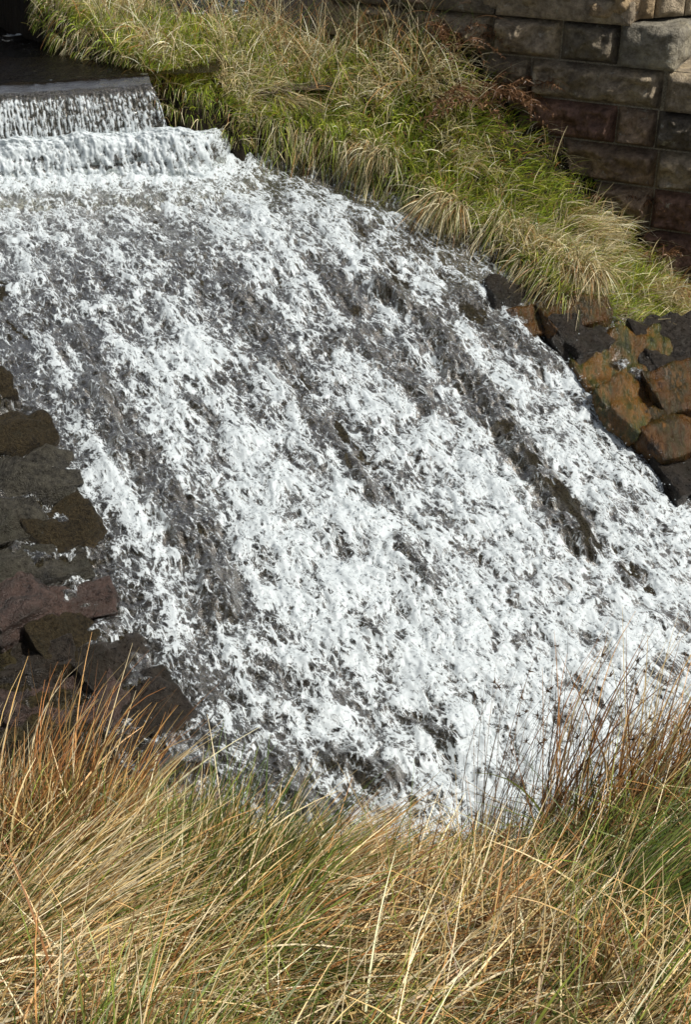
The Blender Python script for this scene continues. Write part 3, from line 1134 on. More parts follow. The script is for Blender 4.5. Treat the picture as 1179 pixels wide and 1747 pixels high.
M_orange = rock_material('orange_stained_rock', [(0.018, 0.011, 0.004), (0.10, 0.042, 0.006), (0.030, 0.026, 0.005), (0.15, 0.062, 0.007)], rough=(0.14, 0.38), scale=3.5, bump=0.02, wet=0.0, spec=0.45, streak=True)
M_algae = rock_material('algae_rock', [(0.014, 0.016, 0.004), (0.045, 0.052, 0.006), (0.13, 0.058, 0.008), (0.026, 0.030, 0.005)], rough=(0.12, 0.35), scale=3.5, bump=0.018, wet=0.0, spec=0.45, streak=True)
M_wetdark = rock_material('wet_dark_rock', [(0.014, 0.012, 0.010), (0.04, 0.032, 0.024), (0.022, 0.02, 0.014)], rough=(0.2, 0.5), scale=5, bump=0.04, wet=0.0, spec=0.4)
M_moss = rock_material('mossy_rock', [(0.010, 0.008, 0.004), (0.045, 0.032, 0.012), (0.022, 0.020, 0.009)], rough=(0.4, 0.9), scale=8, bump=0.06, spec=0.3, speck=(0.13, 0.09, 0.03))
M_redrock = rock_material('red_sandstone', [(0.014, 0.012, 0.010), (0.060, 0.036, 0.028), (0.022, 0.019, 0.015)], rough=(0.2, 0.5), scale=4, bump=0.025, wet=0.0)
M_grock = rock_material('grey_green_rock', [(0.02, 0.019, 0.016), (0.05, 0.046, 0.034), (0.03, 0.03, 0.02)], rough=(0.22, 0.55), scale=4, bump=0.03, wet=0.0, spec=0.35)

sl_tilt = math.atan(0.42)


gR = 'wet slabs along the right edge of the cascade'
gL = 'wet slabs along the left edge of the cascade'


def place_slab(px, py, size, mat, label, group, seed, dz=0.02, spin=0.0, extra=(0.0, 0.0)):
    p = on_apron(px, py, dz)
    k_ = 1.18 if group == gR else 1.0
    size = (size[0] * k_, size[1] * k_, size[2] * 0.95)
    slab('rock', (p[0], p[1], p[2] - size[2] * (0.90 if group == gR else 0.78)), size, GA + spin, mat, label, group, seed, tilt=(sl_tilt * ((0.92 if group == gR else 0.70) + 0.03 * (seed * 7 % 9)) + extra[0], extra[1]))


place_slab(872, 480, (0.17, 0.10, 0.09), M_wetdark, 'small dark brown stone under the pale grass fringe, highest of the orange stones', gR, 1, 0.05)
place_slab(925, 535, (0.16, 0.12, 0.09), M_orange, 'dark brown stone between the thin dark water and the orange stone under the grass', gR, 2, 0.06)
place_slab(972, 522, (0.20, 0.14, 0.10), M_orange, 'flat orange stained stone tucked beneath the overhanging straw grass', gR, 3, 0.12)
place_slab(1000, 556, (0.21, 0.15, 0.11), M_wetdark, 'grey wet stone full of bright glints below the orange stone', gR, 4, 0.10, 0.2)
place_slab(1060, 602, (0.32, 0.17, 0.12), M_algae, 'long brown and olive slab lying across below the glinting grey stone', gR, 5, 0.10, -0.1)
place_slab(1150, 570, (0.25, 0.20, 0.13), M_wetdark, 'dark shaded stone beneath the greyish drooping tussock, uphill of the algae slab', gR, 10, 0.16)
place_slab(1092, 672, (0.27, 0.18, 0.13), M_algae, 'green algae covered slab beside the white water', gR, 6, 0.10, 0.25)
place_slab(1165, 652, (0.22, 0.17, 0.13), M_orange, 'bright rust orange slab between the dark shaded stone and the rusty brown slab', gR, 7, 0.16, -0.1)
place_slab(1150, 725, (0.24, 0.17, 0.13), M_orange, 'rusty brown slab with green streaks below the algae slab', gR, 8, 0.10, 0.1)
place_slab(1185, 790, (0.22, 0.16, 0.12), M_wetdark, 'almost black red-tinged stone, lowest of the stones on the orange bank edge', gR, 9, 0.08)

for i, (px, py, size, mat, label, dz, spin) in enumerate([
    (-8, 655, (0.13, 0.12, 0.10), M_moss, 'small orange-brown mossy stone, highest of the dark near-side edge stones', 0.06, 0.0),
    (25, 735, (0.22, 0.13, 0.10), M_moss, 'brown mossy ledge stone just below the small highest mossy stone', 0.06, 0.1),
    (50, 805, (0.30, 0.15, 0.09), M_grock, 'smooth dark grey slab below the brown mossy ledge stone', 0.02, -0.05),
    (10, 888, (0.20, 0.14, 0.12), M_grock, 'grey-green stone with a pale top between smooth slab and long grey slab', 0.08, 0.0),
    (112, 890, (0.20, 0.17, 0.10), M_moss, 'mossy brown stone pressed against the foaming water below the smooth grey slab', 0.02, 0.3),
    (70, 958, (0.28, 0.13, 0.10), M_grock, 'long grey slab with an olive patch above the red stones', 0.05, 0.0),
    (8, 1015, (0.19, 0.17, 0.13), M_redrock, 'tilted red sandstone block below the long grey slab', 0.12, 0.5),
    (110, 1032, (0.30, 0.12, 0.10), M_redrock, 'low grey-pink slab reaching from the red sandstone block to the water', 0.04, -0.05),
    (125, 1090, (0.17, 0.14, 0.10), M_moss, 'brown moss capped stone below the grey-pink slab', 0.05, 0.2),
    (40, 1105, (0.22, 0.14, 0.11), M_wetdark, 'black wet stone behind the tall dry grass, below the red sandstone block', 0.05, 0.0),
    (205, 1105, (0.26, 0.18, 0.08), M_wetdark, 'broad dark wet slab at the water edge below the moss capped stone', 0.0, 0.25),
    (110, 1195, (0.30, 0.16, 0.12), M_redrock, 'reddish brown slab half hidden by the tips of the dry grass', 0.05, 0.0),
    (245, 1200, (0.22, 0.16, 0.09), M_wetdark, 'dark stone just above the dry grass where the water edge ends', 0.0, 0.2),
]):
    place_slab(px - (8 if px > 60 else 2), py, size, mat, label, gL, 30 + i, dz, spin)

# ------------------------------------------------------------------ grass blades
def blades(root, dir0, bend, L, wd, c_root, c_tip, seg=5, wtip=0.15):
    """root (n,3), dir0 (n,3) unit, bend (n,3): added with the square of the way along, L (n), wd (n)"""
    n = len(root)
    t = np.linspace(0, 1, seg + 1)
    P = dir0[:, None, :] * t[None, :, None] + bend[:, None, :] * (t ** 2)[None, :, None]
    d = np.diff(P, axis=1)
    ln = np.linalg.norm(d, axis=2).sum(1)
    P = P * (L / ln)[:, None, None] + root[:, None, :]
    tan = np.gradient(P, axis=1)
    tan /= np.linalg.norm(tan, axis=2, keepdims=True) + 1e-9
    rv = rng.normal(size=(n, 3))
    sidev = np.cross(tan, rv[:, None, :])
    sidev /= np.linalg.norm(sidev, axis=2, keepdims=True) + 1e-9
    w = wd[:, None] * (1 - (1 - wtip) * t[None] ** 1.6) * 0.5
    a = P - sidev * w[..., None]
    b = P + sidev * w[..., None]
    V = np.stack([a, b], 2).reshape(n, -1, 3)          # per blade 2*(seg+1)
    k = 2 * (seg + 1)
    base = (np.arange(n) * k)[:, None]
    j = np.arange(seg) * 2
    q = np.stack([j, j + 1, j + 3, j + 2], 1)
    Fq = (base[:, None] + q[None]).reshape(-1, 4)
    cc = c_root[:, None, :] * (1 - t)[None, :, None] + c_tip[:, None, :] * t[None, :, None]
    Cc = np.repeat(cc, 2, axis=1).reshape(-1, 3)
    return V.reshape(-1, 3), Fq, Cc


class GrassAcc:
    def __init__(self):
        self.V = []; self.F = []; self.C = []; self.n = 0

    def add(self, *a, **k):
        V, Fq, Cc = blades(*a, **k)
        self.V.append(V); self.F.append(Fq + self.n); self.C.append(Cc); self.n += len(V)

    def build(self, name, mat=None):
        me = np_mesh(name, np.concatenate(self.V), np.concatenate(self.F), {'Col': np.concatenate(self.C)})
        return link_mesh(name, me, mat or M_grass)


STRAW = np.array([(0.66, 0.52, 0.27), (0.74, 0.61, 0.36), (0.58, 0.42, 0.18), (0.50, 0.32, 0.12), (0.80, 0.69, 0.46)])
STRAWF = np.array([(0.72, 0.62, 0.36), (0.80, 0.71, 0.46), (0.64, 0.53, 0.28), (0.52, 0.39, 0.19), (0.84, 0.78, 0.56)])
TAN = np.array([(0.46, 0.23, 0.075), (0.36, 0.16, 0.055), (0.58, 0.34, 0.14), (0.24, 0.11, 0.045)])
GREEN = np.array([(0.08, 0.14, 0.022), (0.14, 0.22, 0.035), (0.06, 0.10, 0.02), (0.20, 0.26, 0.05), (0.10, 0.13, 0.03)])
OLIVE = np.array([(0.20, 0.19, 0.06), (0.26, 0.24, 0.09), (0.15, 0.14, 0.05)])


def pick(pal, n):
    c = pal[rng.integers(0, len(pal), n)]
    return np.minimum(c * (0.36 + 0.86 * rng.random((n, 1)) ** 0.9), 0.85)


def choose(n, weights):
    """weights: list of (palette, p array or scalar)"""
    ps = np.stack([np.broadcast_to(np.asarray(p, float), (n,)) for _, p in weights], 1)
    ps = np.clip(ps, 0, None)
    ps = ps / ps.sum(1, keepdims=True)
    u = rng.random(n)[:, None]
    k = (u > np.cumsum(ps, 1)).sum(1).clip(0, len(weights) - 1)
    out = np.zeros((n, 3))
    for i, (pal, _) in enumerate(weights):
        m = k == i
        out[m] = pick(pal, m.sum())
    return out, k


def unit(v):
    return v / (np.linalg.norm(v, axis=1, keepdims=True) + 1e-9)


def far_slope(X, Y):
    e = 0.05
    zx = (FAR(X + e, Y) - FAR(X - e, Y)) / (2 * e)
    zy = (FAR(X, Y + e) - FAR(X, Y - e)) / (2 * e)
    return zx, zy


def wall_front(X, Y):
    """distance in front of the wall's face"""
    return (X - WP[0]) * WN[0] + (Y - WP[1]) * WN[1]


def far_roots(n, sdmin=-0.02):
    x = rng.uniform(-3.8, 4.2, n); y = rng.uniform(7.4, 13.0, n)
    z, sd_ = far_ground(x, y)
    px, py = project(x, y, z)
    m = (sd_ > sdmin) & ((x > -2.5) | (sd_ > 0.35)) & (px > -150) & (px < 1350) & (py > -260) & (wall_front(x, y) > 0.02)
    return x[m], y[m], z[m], sd_[m], px[m], py[m]


def far_grass():
    g = GrassAcc()
    # short green turf and straw thatch
    x, y, z, sd_, px, py = far_roots(330000, 0.075)
    keep = rng.random(len(x)) < np.clip(1.35 - 0.12 * (y - 8), 0.35, 1) * (1 - 0.75 * smooth(0.45, 0.15, wall_front(x, y)))
    x, y, z, sd_, px, py = (v[keep] for v in (x, y, z, sd_, px, py))
    n = len(x)
    zx, zy = far_slope(x, y)
    patch = fbm(x * 1.9, y * 1.9, 3, 901)
    cl = fbm(x * 6, y * 6, 2, 911)
    strawp = np.clip(0.26 + 0.80 * patch + 0.35 * cl, 0.03, 0.9)
    for (gpx, gpy, gr, ga) in [(300, 110, 90, 0.5), (430, 250, 80, 0.5), (700, 250, 110, 0.45), (820, 240, 90, 0.4), (860, 330, 80, 0.35), (580, 180, 70, 0.2), (1080, 470, 60, 0.4), (180, 45, 70, 0.3)]:
        strawp = strawp - 0.62 * ga * np.exp(-((px - gpx) ** 2 + (py - gpy) ** 2) / gr ** 2)
    strawp = np.clip(strawp, 0.04, 0.9)
    col, k = choose(n, [(STRAWF, strawp), (GREEN * np.array([2.5, 2.2, 1.4]), 0.9 - 0.8 * strawp), (OLIVE, 0.22), (TAN, 0.05)])
    straw = k == 0
    ang = np.pi * 2 * fbm(x * 2.2, y * 2.2, 2, 921) + rng.normal(0, 0.7, n)
    lean = np.stack([np.cos(ang), np.sin(ang), np.zeros(n)], 1)
    down = np.stack([-zx, -zy, np.zeros(n)], 1)
    up = np.array([0, 0, 1.0])
    d0 = unit(up + 0.35 * lean + 0.5 * down + rng.normal(0, 0.25, (n, 3)))
    L = np.where(straw, rng.uniform(0.12, 0.30, n), rng.uniform(0.07, 0.18, n)) * (1 + 0.4 * patch)
    bend = 0.35 * lean + 0.7 * down + np.array([0, 0, -0.55]) + rng.normal(0, 0.2, (n, 3))
    bend = bend * np.where(straw, rng.uniform(0.6, 1.6, n), rng.uniform(0.3, 1.0, n))[:, None]
    tip = np.where(straw[:, None], col * 1.08, col * np.array([1.25, 1.15, 1.1]))
    g.add(np.stack([x, y, z - 0.01], 1), d0, bend, L, rng.uniform(0.004, 0.0085, n), col, tip, seg=4)
    # fringe that hangs over the water
    x, y, z, sd_, px, py = far_roots(260000, -0.01)
    m = (sd_ > 0.06) & (sd_ < 0.2) & (x > -2.45)
    x, y, z = x[m], y[m], z[m]
    n = len(x)
    e = 0.02
    dpx = far_ground(x + e, y)[1] - far_ground(x - e, y)[1]
    dpy = far_ground(x, y + e)[1] - far_ground(x, y - e)[1]
    outw = -unit(np.stack([dpx, dpy, np.zeros(n)], 1))
    clump = fbm(x * 3.2, y * 3.2, 2, 931)
    col, k = choose(n, [(STRAWF, 0.45 + 0.5 * clump), (GREEN * np.array([2.3, 2.1, 1.4]), 0.5), (OLIVE, 0.35), (TAN, 0.10)])
    d0 = unit(0.5 * np.array([0, 0, 1.0]) + 0.7 * outw + rng.normal(0, 0.35, (n, 3)))
    bend = np.array([0, 0, -1.5]) + 0.35 * outw + rng.normal(0, 0.2, (n, 3))
    L = rng.uniform(0.10, 0.28, n) * (1 + 0.5 * clump) * np.where(x < -0.6, 0.62, 1.22)
    zt = far_top(x, y)
    g.add(np.stack([x, y, np.maximum(z, zt - 0.16)], 1), d0, bend, L, rng.uniform(0.0035, 0.006, n), col, col * 1.05, seg=5)
    # tall dry stems at the back of the bank
    x, y, z, sd_, px, py = far_roots(60000, 0.2)
    tallm = smooth(0.1, 0.9, (px - 300) / 300) * smooth(260, 60, py) * smooth(900, 780, px) + 0.25 * smooth(150, 60, py) * (px < 420)
    m = rng.random(len(x)) < tallm * np.clip(0.55 + fbm(x * 3, y * 3, 2, 941), 0, 1)
    x, y, z = x[m], y[m], z[m]
    n = len(x)
    print('TALL', n)
    col, k = choose(n, [(STRAWF, 0.8), (TAN, 0.30), (GREEN, 0.40), (OLIVE, 0.2)])
    ang = rng.uniform(0, 2 * np.pi, n)
    lean = np.stack([np.cos(ang), np.sin(ang), np.zeros(n)], 1)
    d0 = unit(np.array([0.06, 0, 1.0]) + 0.22 * lean)
    bend = 0.35 * lean + np.array([0.0, 0, -0.25]) + rng.normal(0, 0.15, (n, 3))
    L = rng.uniform(0.30, 0.65, n)
    g.add(np.stack([x, y, z], 1), d0, bend, L, rng.uniform(0.004, 0.0065, n), col, col * 1.1, seg=6)
    o = g.build('bank_grass')
    tag(o, 'mixed green and straw grass covering the far bank and hanging over its edge', 'grass', kind='stuff')


far_grass()


def tussock(name, pos, radius, n, Lr, weights, label, group, out=(0, 0), wd=(0.004, 0.007), droop=1.0, upness=1.0, cat='grass tussock'):
    g = GrassAcc()
    a = rng.uniform(0, 2 * np.pi, n)
    r = radius * np.sqrt(rng.random(n))
    off = np.stack([np.cos(a) * r * 1.7, np.sin(a) * r * 0.8, np.zeros(n)], 1)
    ca = -0.55
    off = np.stack([off[:, 0] * math.cos(ca) - off[:, 1] * math.sin(ca), off[:, 0] * math.sin(ca) + off[:, 1] * math.cos(ca), off[:, 2]], 1)
    hump = 0.35 * radius * (1 - (r / radius) ** 2) + 0.04 * perlin(off[:, 0] * 14, off[:, 1] * 14, n)
    tuft = perlin(off[:, 0] * 9 + n, off[:, 1] * 9, 7) * 2.2
    lean = np.stack([np.cos(tuft), np.sin(tuft), 0 * tuft], 1) * 0.35 + unit(off) * (0.5 * r / radius)[:, None]
    o_ = np.array([out[0], out[1], 0.0])
    d0 = unit(np.array([0, 0, 1.0]) * upness * 0.8 + 0.5 * lean + 0.9 * o_ + rng.normal(0, 0.22, (n, 3)))
    bend = (0.5 * lean + 1.0 * o_ + np.array([0, 0, -1.15])) * droop * rng.uniform(0.4, 1.5, (n, 1)) + rng.normal(0, 0.15, (n, 3))
    col, k = choose(n, weights)
    L = rng.uniform(*Lr, n)
    root = off + np.stack([0 * r, 0 * r, hump], 1)
    g.add(root, d0, bend, L, rng.uniform(*wd, n), col, col * 1.1, seg=6)
    o = g.build(name)
    o.location = pos
    tag(o, label, cat, group)
    return o


def on_far(px, py):
    d = ray(px, py)
    lo, hi = 6.5, 20.0
    ts = np.linspace(lo, hi, 800)
    P = d[None] * ts[:, None]
    zz = far_top(P[:, 0], P[:, 1])
    hit = np.flatnonzero(P[:, 2] + CAMZ < zz)
    i = hit[0] if len(hit) else -1
    return P[i] + np.array([0, 0, CAMZ])


gT = 'straw tussocks on the far bank'
SW = [(STRAWF, 0.85), (TAN, 0.12), (OLIVE, 0.15)]
for px, py, rad, n, Lr, wts, label, out in [
    (960, 455, 0.19, 1300, (0.22, 0.50), SW + [(GREEN, 0.08)], 'large pale straw tussock drooping over the orange wet stones', (-0.35, -0.6)),
    (760, 345, 0.10, 450, (0.22, 0.40), SW + [(GREEN, 0.15)], 'straw tussock hanging over the dark undercut half way along the bank', (-0.4, -0.55)),
    (860, 380, 0.14, 600, (0.16, 0.38), SW + [(GREEN, 0.3)], 'green and straw tussock just uphill of the large drooping tussock', (-0.3, -0.5)),
    (475, 165, 0.12, 600, (0.18, 0.34), SW, 'matted pale tussock combed sideways above the lower fall', (0.6, -0.3)),
    (270, 85, 0.12, 450, (0.25, 0.5), SW + [(GREEN, 0.1)], 'long haired straw tussock hanging beside the upper fall', (-0.5, -0.5)),
    (1130, 500, 0.16, 800, (0.2, 0.42), [(STRAW, 0.5), (TAN, 0.4), (OLIVE, 0.3)], 'greyish drooping tussock under the lowest visible wall courses', (-0.1, -0.7)),
    (640, 260, 0.12, 500, (0.16, 0.3), SW + [(GREEN, 0.35)], 'low tangled tussock on the sunny shoulder of the bank', (-0.3, -0.3)),
]:
    p = on_far(px, py)
    tussock('grass_tussock', (p[0], p[1], p[2] - 0.03), rad, n, Lr, wts, label, gT, out)

# ------------------------------------------------------------------ dead bracken
RUST = np.array([(0.15, 0.075, 0.035), (0.21, 0.11, 0.05), (0.11, 0.055, 0.03), (0.28, 0.16, 0.08)])


def bracken(pos, n_fronds, size, label, spread=1.0):
    g = GrassAcc()
    stems = GrassAcc()
    for i in range(n_fronds):
        a = rng.uniform(0, 2 * np.pi)
        ln = size * rng.uniform(0.6, 1.2)
        r0 = np.array([rng.normal(0, 0.10 * spread), rng.normal(0, 0.10 * spread), 0.0])
        lean = np.array([math.cos(a), math.sin(a), 0])
        d0 = np.array([0, 0, 1.0]) + lean * rng.uniform(0.2, 0.9)
        d0 /= np.linalg.norm(d0)
        bd = lean * rng.uniform(0.2, 0.7) + np.array([0, 0, -rng.uniform(0.5, 1.3)])
        t = np.linspace(0, 1, 22)
        P = r0 + ln * (d0[None] * t[:, None] + bd[None] * (t ** 2)[:, None]) * 0.8
        c = pick(RUST, 1)
        stems.add(r0[None], d0[None], bd[None], np.array([ln * 0.95]), np.array([0.006]), c, c, seg=8)
        tn = np.gradient(P, axis=0)
        m = 60
        idx = rng.integers(6, 22, m)
        sg = rng.choice([-1, 1], m)
        sv = unit(np.cross(tn[idx], np.array([0, 0, 1.0]))) * sg[:, None]
        dd = unit(sv + 0.5 * unit(tn[idx]) + rng.normal(0, 0.35, (m, 3)))
        bb = rng.normal(0, 0.7, (m, 3)) + np.array([0, 0, -0.6])
        g.add(P[idx], dd, bb, rng.uniform(0.03, 0.10, m) * size * 2.2 * (1.2 - t[idx]), rng.uniform(0.005, 0.012, m), pick(RUST, m), pick(RUST, m), seg=4)
    o = empty('dead_bracken', (0, 0, 0))
    stems.build('stems').parent = o
    g.build('fronds').parent = o
    o.location = pos
    tag(o, label, 'bracken', 'dead bracken against the wall')


for px, py, nf, sz, label, sp in [(840, 165, 64, 0.66, 'tangle of rust brown dead bracken where the bank top meets the wall', 2.2),
                                  (1050, 345, 26, 0.46, 'curled brown dead bracken standing before the lower wall courses', 1.2),
                                  (1110, 440, 24, 0.46, 'dark dead bracken above the greyish drooping tussock', 1.2),
                                  (775, 70, 22, 0.60, 'upright dry brown bracken stems at the dark top corner of the bank', 1.2)]:
    p = on_far(px, py)
    bracken(tuple(p), nf, sz, label, sp)

# ------------------------------------------------------------------ near bank grass
def on_near(px, py):
    d = ray(px, py)
    ts = np.linspace(1.5, 8.0, 900)
    P = d[None] * ts[:, None]
    zz, _ = near_ground(P[:, 0], P[:, 1])
    hit = np.flatnonzero(P[:, 2] + CAMZ < zz)
    i = hit[0] if len(hit) else -1
    return P[i] + np.array([0, 0, CAMZ])


def near_roots(n):
    x = rng.uniform(-1.9, 1.9, n); y = rng.uniform(1.2, 4.1, n)
    z, sd_ = near_ground(x, y)
    px, py = project(x, y, z)
    m = (sd_ > -0.12) & (px > -420) & (px < 1500) & (py < 2150)
    return x[m], y[m], z[m], sd_[m], px[m], py[m]


def near_grass():
    g = GrassAcc()
    RT = np.array([1.0, 0, 0])
    # low thatch and green blades
    x, y, z, sd_, px, py = near_roots(34000)
    n = len(x)
    pt = fbm(x * 2.3, y * 2.3, 3, 1001)
    col, k = choose(n, [(STRAW, 0.45 - 0.3 * pt), (GREEN, 0.45 + 0.5 * pt), (OLIVE, 0.25), (TAN, 0.15)])
    ang = rng.uniform(0, 2 * np.pi, n)
    lean = np.stack([np.cos(ang), np.sin(ang), np.zeros(n)], 1)
    d0 = unit(np.array([0.15, 0, 1.0]) + 0.5 * lean)
    bend = 0.5 * lean + np.array([0.3, 0, -0.6]) + rng.normal(0, 0.2, (n, 3))
    g.add(np.stack([x, y, z - 0.01], 1), d0, bend, rng.uniform(0.12, 0.34, n), rng.uniform(0.003, 0.006, n), col, col * 1.1, seg=5)
    # long stems: upright at the left, combed to the right elsewhere
    x, y, z, sd_, px, py = near_roots(46000)
    den = np.clip(0.55 + 0.6 * fbm(x * 2.6, y * 2.6, 2, 1011), 0.12, 1)
    m = rng.random(len(x)) < den
    x, y, z, px, py, sd_ = x[m], y[m], z[m], px[m], py[m], sd_[m]
    n = len(x)
    pt = fbm(x * 1.7 + 3, y * 1.7, 2, 1021)
    gpx = np.exp(-((px - 330) / 260) ** 2) * 0.25 + np.exp(-((px - 1120) / 200) ** 2 - ((py - 1560) / 160) ** 2) * 0.9 + np.exp(-((px - 830) / 150) ** 2 - ((py - 1480) / 60) ** 2) * 0.5
    left = smooth(560, 150, px)
    tanp = 0.34 + 0.45 * left * smooth(1600, 1350, py)
    col, k = choose(n, [(STRAW, 0.62 - 0.25 * pt), (TAN, tanp), (GREEN, 0.38 + 1.2 * gpx + 0.35 * pt), (OLIVE, 0.10)])
    comb = 0.25 + 0.75 * (1 - left * smooth(1620, 1380, py)) + 0.55 * fbm(x * 2.4, y * 2.4, 2, 1031)
    ang = 0.25 + 1.5 * fbm(x * 1.8, y * 1.8, 2, 1041) + rng.normal(0, 0.55, n)
    wind = np.stack([np.cos(ang), np.sin(ang), np.zeros(n)], 1)
    wild = rng.random(n) < 0.13
    wind[wild] *= -1
    d0 = unit(np.array([0, 0, 1.0]) + (0.42 * comb)[:, None] * wind + rng.normal(0, 0.16, (n, 3)))
    bend = (0.75 * comb * rng.uniform(0.3, 1.5, n))[:, None] * wind + np.array([0, 0, -0.35]) * rng.uniform(0, 1.6, (n, 1)) + rng.normal(0, 0.10, (n, 3))
    L = rng.uniform(0.28, 0.62, n) * (1 - 0.25 * smooth(0.25, -0.1, sd_)) * (1 - 0.62 * smooth(0.8, 0.05, sd_) * smooth(330, 470, px) * smooth(980, 820, px)) * (1 - 0.38 * smooth(480, 250, px) * smooth(0.9, 0.1, sd_))
    # base often green, tips bleached
    green = (k == 2)[:, None]
    rootc = np.where(green, col, col * np.array([0.85, 0.9, 0.8]))
    tipc = np.where(green, col * np.array([1.5, 1.25, 1.2]), col * 1.1)
    g.add(np.stack([x, y, z - 0.01], 1), d0, bend, L, rng.choice([0.0038, 0.0055, 0.0074, 0.0092], n, p=[0.3, 0.35, 0.25, 0.10]), rootc, tipc, seg=7)
    # lodged dead straw lying in mats
    x, y, z, sd_, px, py = near_roots(60000)
    mat = np.zeros(len(x))
    for (gpx, gpy, gx_, gy_, ga) in [(760, 1600, 200, 70, 1.0), (560, 1530, 150, 40, 0.7), (60, 1700, 170, 60, 1.0), (1000, 1740, 150, 60, 0.7), (150, 1480, 120, 40, 0.4), (700, 1700, 160, 40, 0.6)]:
        mat = np.maximum(mat, ga * np.exp(-((px - gpx) / gx_) ** 2 - ((py - gpy - 90) / gy_) ** 2))
    m = rng.random(len(x)) < 0.75 * mat
    x, y, z = x[m], y[m], z[m]
    n = len(x)
    col, k = choose(n, [(STRAW, 0.8), (TAN, 0.25)])
    ang = 0.3 + 0.5 * fbm(x * 2, y * 2, 2, 1051) + rng.normal(0, 0.45, n) + np.where(rng.random(n) < 0.2, np.pi, 0)
    dirv = np.stack([np.cos(ang), np.sin(ang), np.zeros(n)], 1)
    d0 = unit(dirv + np.array([0, 0, 0.45]) + rng.normal(0, 0.15, (n, 3)))
    bend = 0.3 * dirv + np.array([0, 0, -0.6]) * rng.uniform(0.4, 1.2, (n, 1)) + rng.normal(0, 0.15, (n, 3))
    g.add(np.stack([x, y, z + rng.uniform(0.02, 0.22, n)], 1), d0, bend, rng.uniform(0.25, 0.55, n), rng.choice([0.0035, 0.005, 0.0065], n), col, col * 1.1, seg=6)
    o = g.build('meadow_grass', M_rush)
    tag(o, 'dry straw and green grass combed by the wind on the near bank', 'grass', kind='stuff')


near_grass()


def rush_clump(px, py, n, Lr, weights, label, wind, rad=0.16, wd=(0.004, 0.0075), seed_heads=0, group='rush clumps on the near bank', spread=0.18):
    p = on_near(px, py)
    g = GrassAcc()
    a = rng.uniform(0, 2 * np.pi, n); r = rad * np.sqrt(rng.random(n))
    off = np.stack([np.cos(a) * r, np.sin(a) * r, np.zeros(n)], 1)
    w = np.array([wind[0], wind[1], 0.0])
    d0 = unit(np.array([0, 0, 1.0]) + 0.5 * w + rng.normal(0, spread, (n, 3)) + off * 0.8)
    bend = w * rng.uniform(0.2, 1.0, (n, 1)) + np.array([0, 0, -0.25]) * rng.uniform(0, 1.2, (n, 1)) + rng.normal(0, 0.08, (n, 3))
    col, k = choose(n, weights)
    L = rng.uniform(*Lr, n)
    g.add(off, d0, bend, L, rng.uniform(*wd, n), col, col * 1.15, seg=7)
    if seed_heads:
        m = min(seed_heads, n)
        t = 0.86
        seg = np.array([0.0, 1.0])
        P = d0 + bend
        # recompute tips the way blades() lays them out
        tt = np.linspace(0, 1, 8)
        Q = d0[:, None] * tt[None, :, None] + bend[:, None] * (tt ** 2)[None, :, None]
        ln = np.linalg.norm(np.diff(Q, axis=1), axis=2).sum(1)
        Q = Q * (L / ln)[:, None, None] + off[:, None]
        hp = Q[:m, 6]
        heads = []
        for q_ in range(m):
            hd = GrassAcc()
            dd = unit(rng.normal(size=(9, 3)) + unit(d0[q_:q_ + 1]) * 0.8)
            hd.add(np.repeat(hp[q_:q_ + 1], 9, 0), dd, rng.normal(0, 0.3, (9, 3)), rng.uniform(0.010, 0.026, 9), np.full(9, 0.005),
                   pick(np.array([(0.07, 0.04, 0.022), (0.12, 0.07, 0.035)]), 9), pick(np.array([(0.10, 0.06, 0.03)]), 9), seg=2)
            heads.append(hd)
    o = empty('rush_clump', (0, 0, 0)) if seed_heads else g.build('rush_clump', M_rush)
    if seed_heads:
        g.build('stems', M_rush).parent = o
        for hd in heads:
            hd.build('seed_head', M_rush).parent = o
    o.location = (p[0], p[1], p[2] - 0.02)
    tag(o, label, 'rush clump', group)


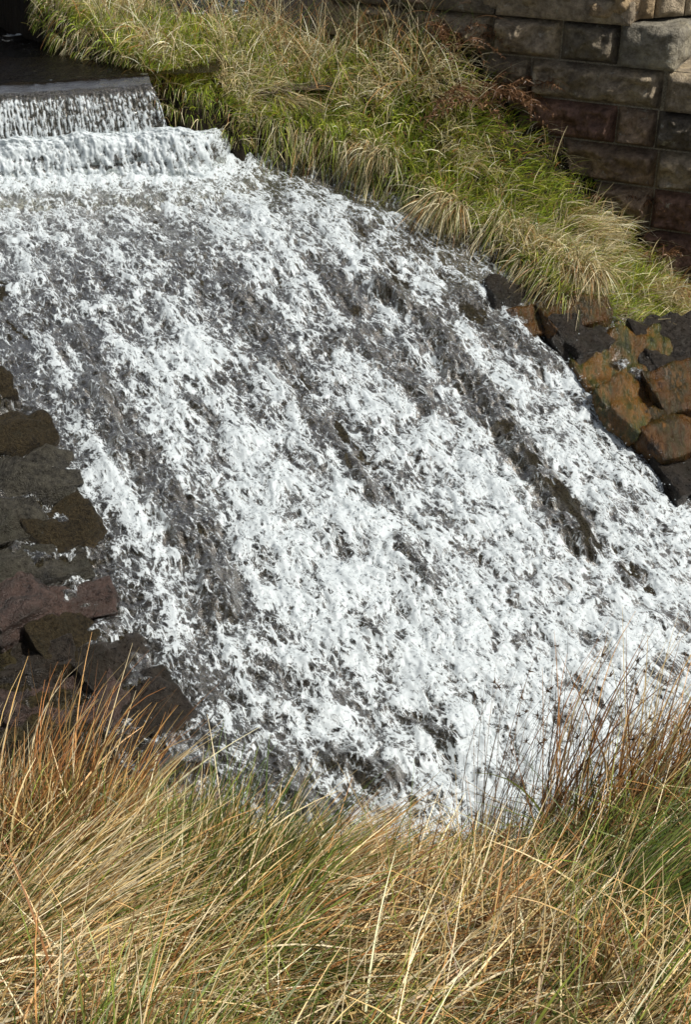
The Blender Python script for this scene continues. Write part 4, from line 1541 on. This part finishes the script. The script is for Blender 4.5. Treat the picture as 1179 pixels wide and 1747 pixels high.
DK = np.array([(0.14, 0.085, 0.045), (0.22, 0.13, 0.06), (0.09, 0.06, 0.035)])
rush_clump(870, 1458, 90, (0.5, 0.95), [(DK, 1), (TAN, 0.3)], 'sparse tall dark rush stems with seed heads against the white water', (0.22, 0.1), 0.18, (0.0022, 0.0038), 26, spread=0.12)
rush_clump(1010, 1440, 210, (0.45, 0.90), [(TAN, 0.6), (DK, 0.3), (STRAW, 0.4)], 'tall reddish rush clump standing beside the sparse dark stems before the foam', (0.30, 0.1), 0.20, seed_heads=20, spread=0.16)
rush_clump(1140, 1420, 320, (0.42, 0.82), [(TAN, 0.5), (STRAW, 0.5), (DK, 0.2)], 'dense tan rush clump uphill of the dark green swept clump', (0.28, 0.0), 0.20, spread=0.2)
rush_clump(1090, 1640, 520, (0.45, 0.75), [(GREEN, 0.9), (OLIVE, 0.2), (STRAW, 0.2)], 'dark green rush clump swept over sideways below the tan clump', (0.95, 0.25), 0.22, (0.003, 0.0055), spread=0.16)
rush_clump(370, 1570, 420, (0.36, 0.56), [(GREEN, 0.8), (STRAW, 0.35), (OLIVE, 0.2)], 'upright green rush clump amid the straw below the dark stones', (0.22, 0.1), 0.22, spread=0.2)
rush_clump(90, 1450, 380, (0.38, 0.62), [(TAN, 0.7), (STRAW, 0.5)], 'tall orange-tan grass clump in front of the red stones', (0.30, 0.1), 0.26, spread=0.24)
rush_clump(520, 1540, 340, (0.36, 0.58), [(STRAW, 0.8), (TAN, 0.25), (GREEN, 0.15)], 'long bleached straw clump bowing over between the two green clumps', (0.95, 0.2), 0.16, spread=0.16)
rush_clump(30, 1640, 300, (0.40, 0.7), [(STRAW, 0.9), (GREEN, 0.1)], 'bleached straw clump splaying over flat, below the orange-tan clump', (0.95, 0.35), 0.16, spread=0.22)

ground = np.array([(-60, -30, CAMZ - 5.6), (60, -30, CAMZ - 5.6), (60, 70, CAMZ - 5.6), (-60, 70, CAMZ - 5.6)])
gme = np_mesh('ground', ground, np.array([[0, 1, 2, 3]]))
tag(link_mesh('ground', gme, M_soil), 'dark ground below the stream valley', 'ground', kind='structure')
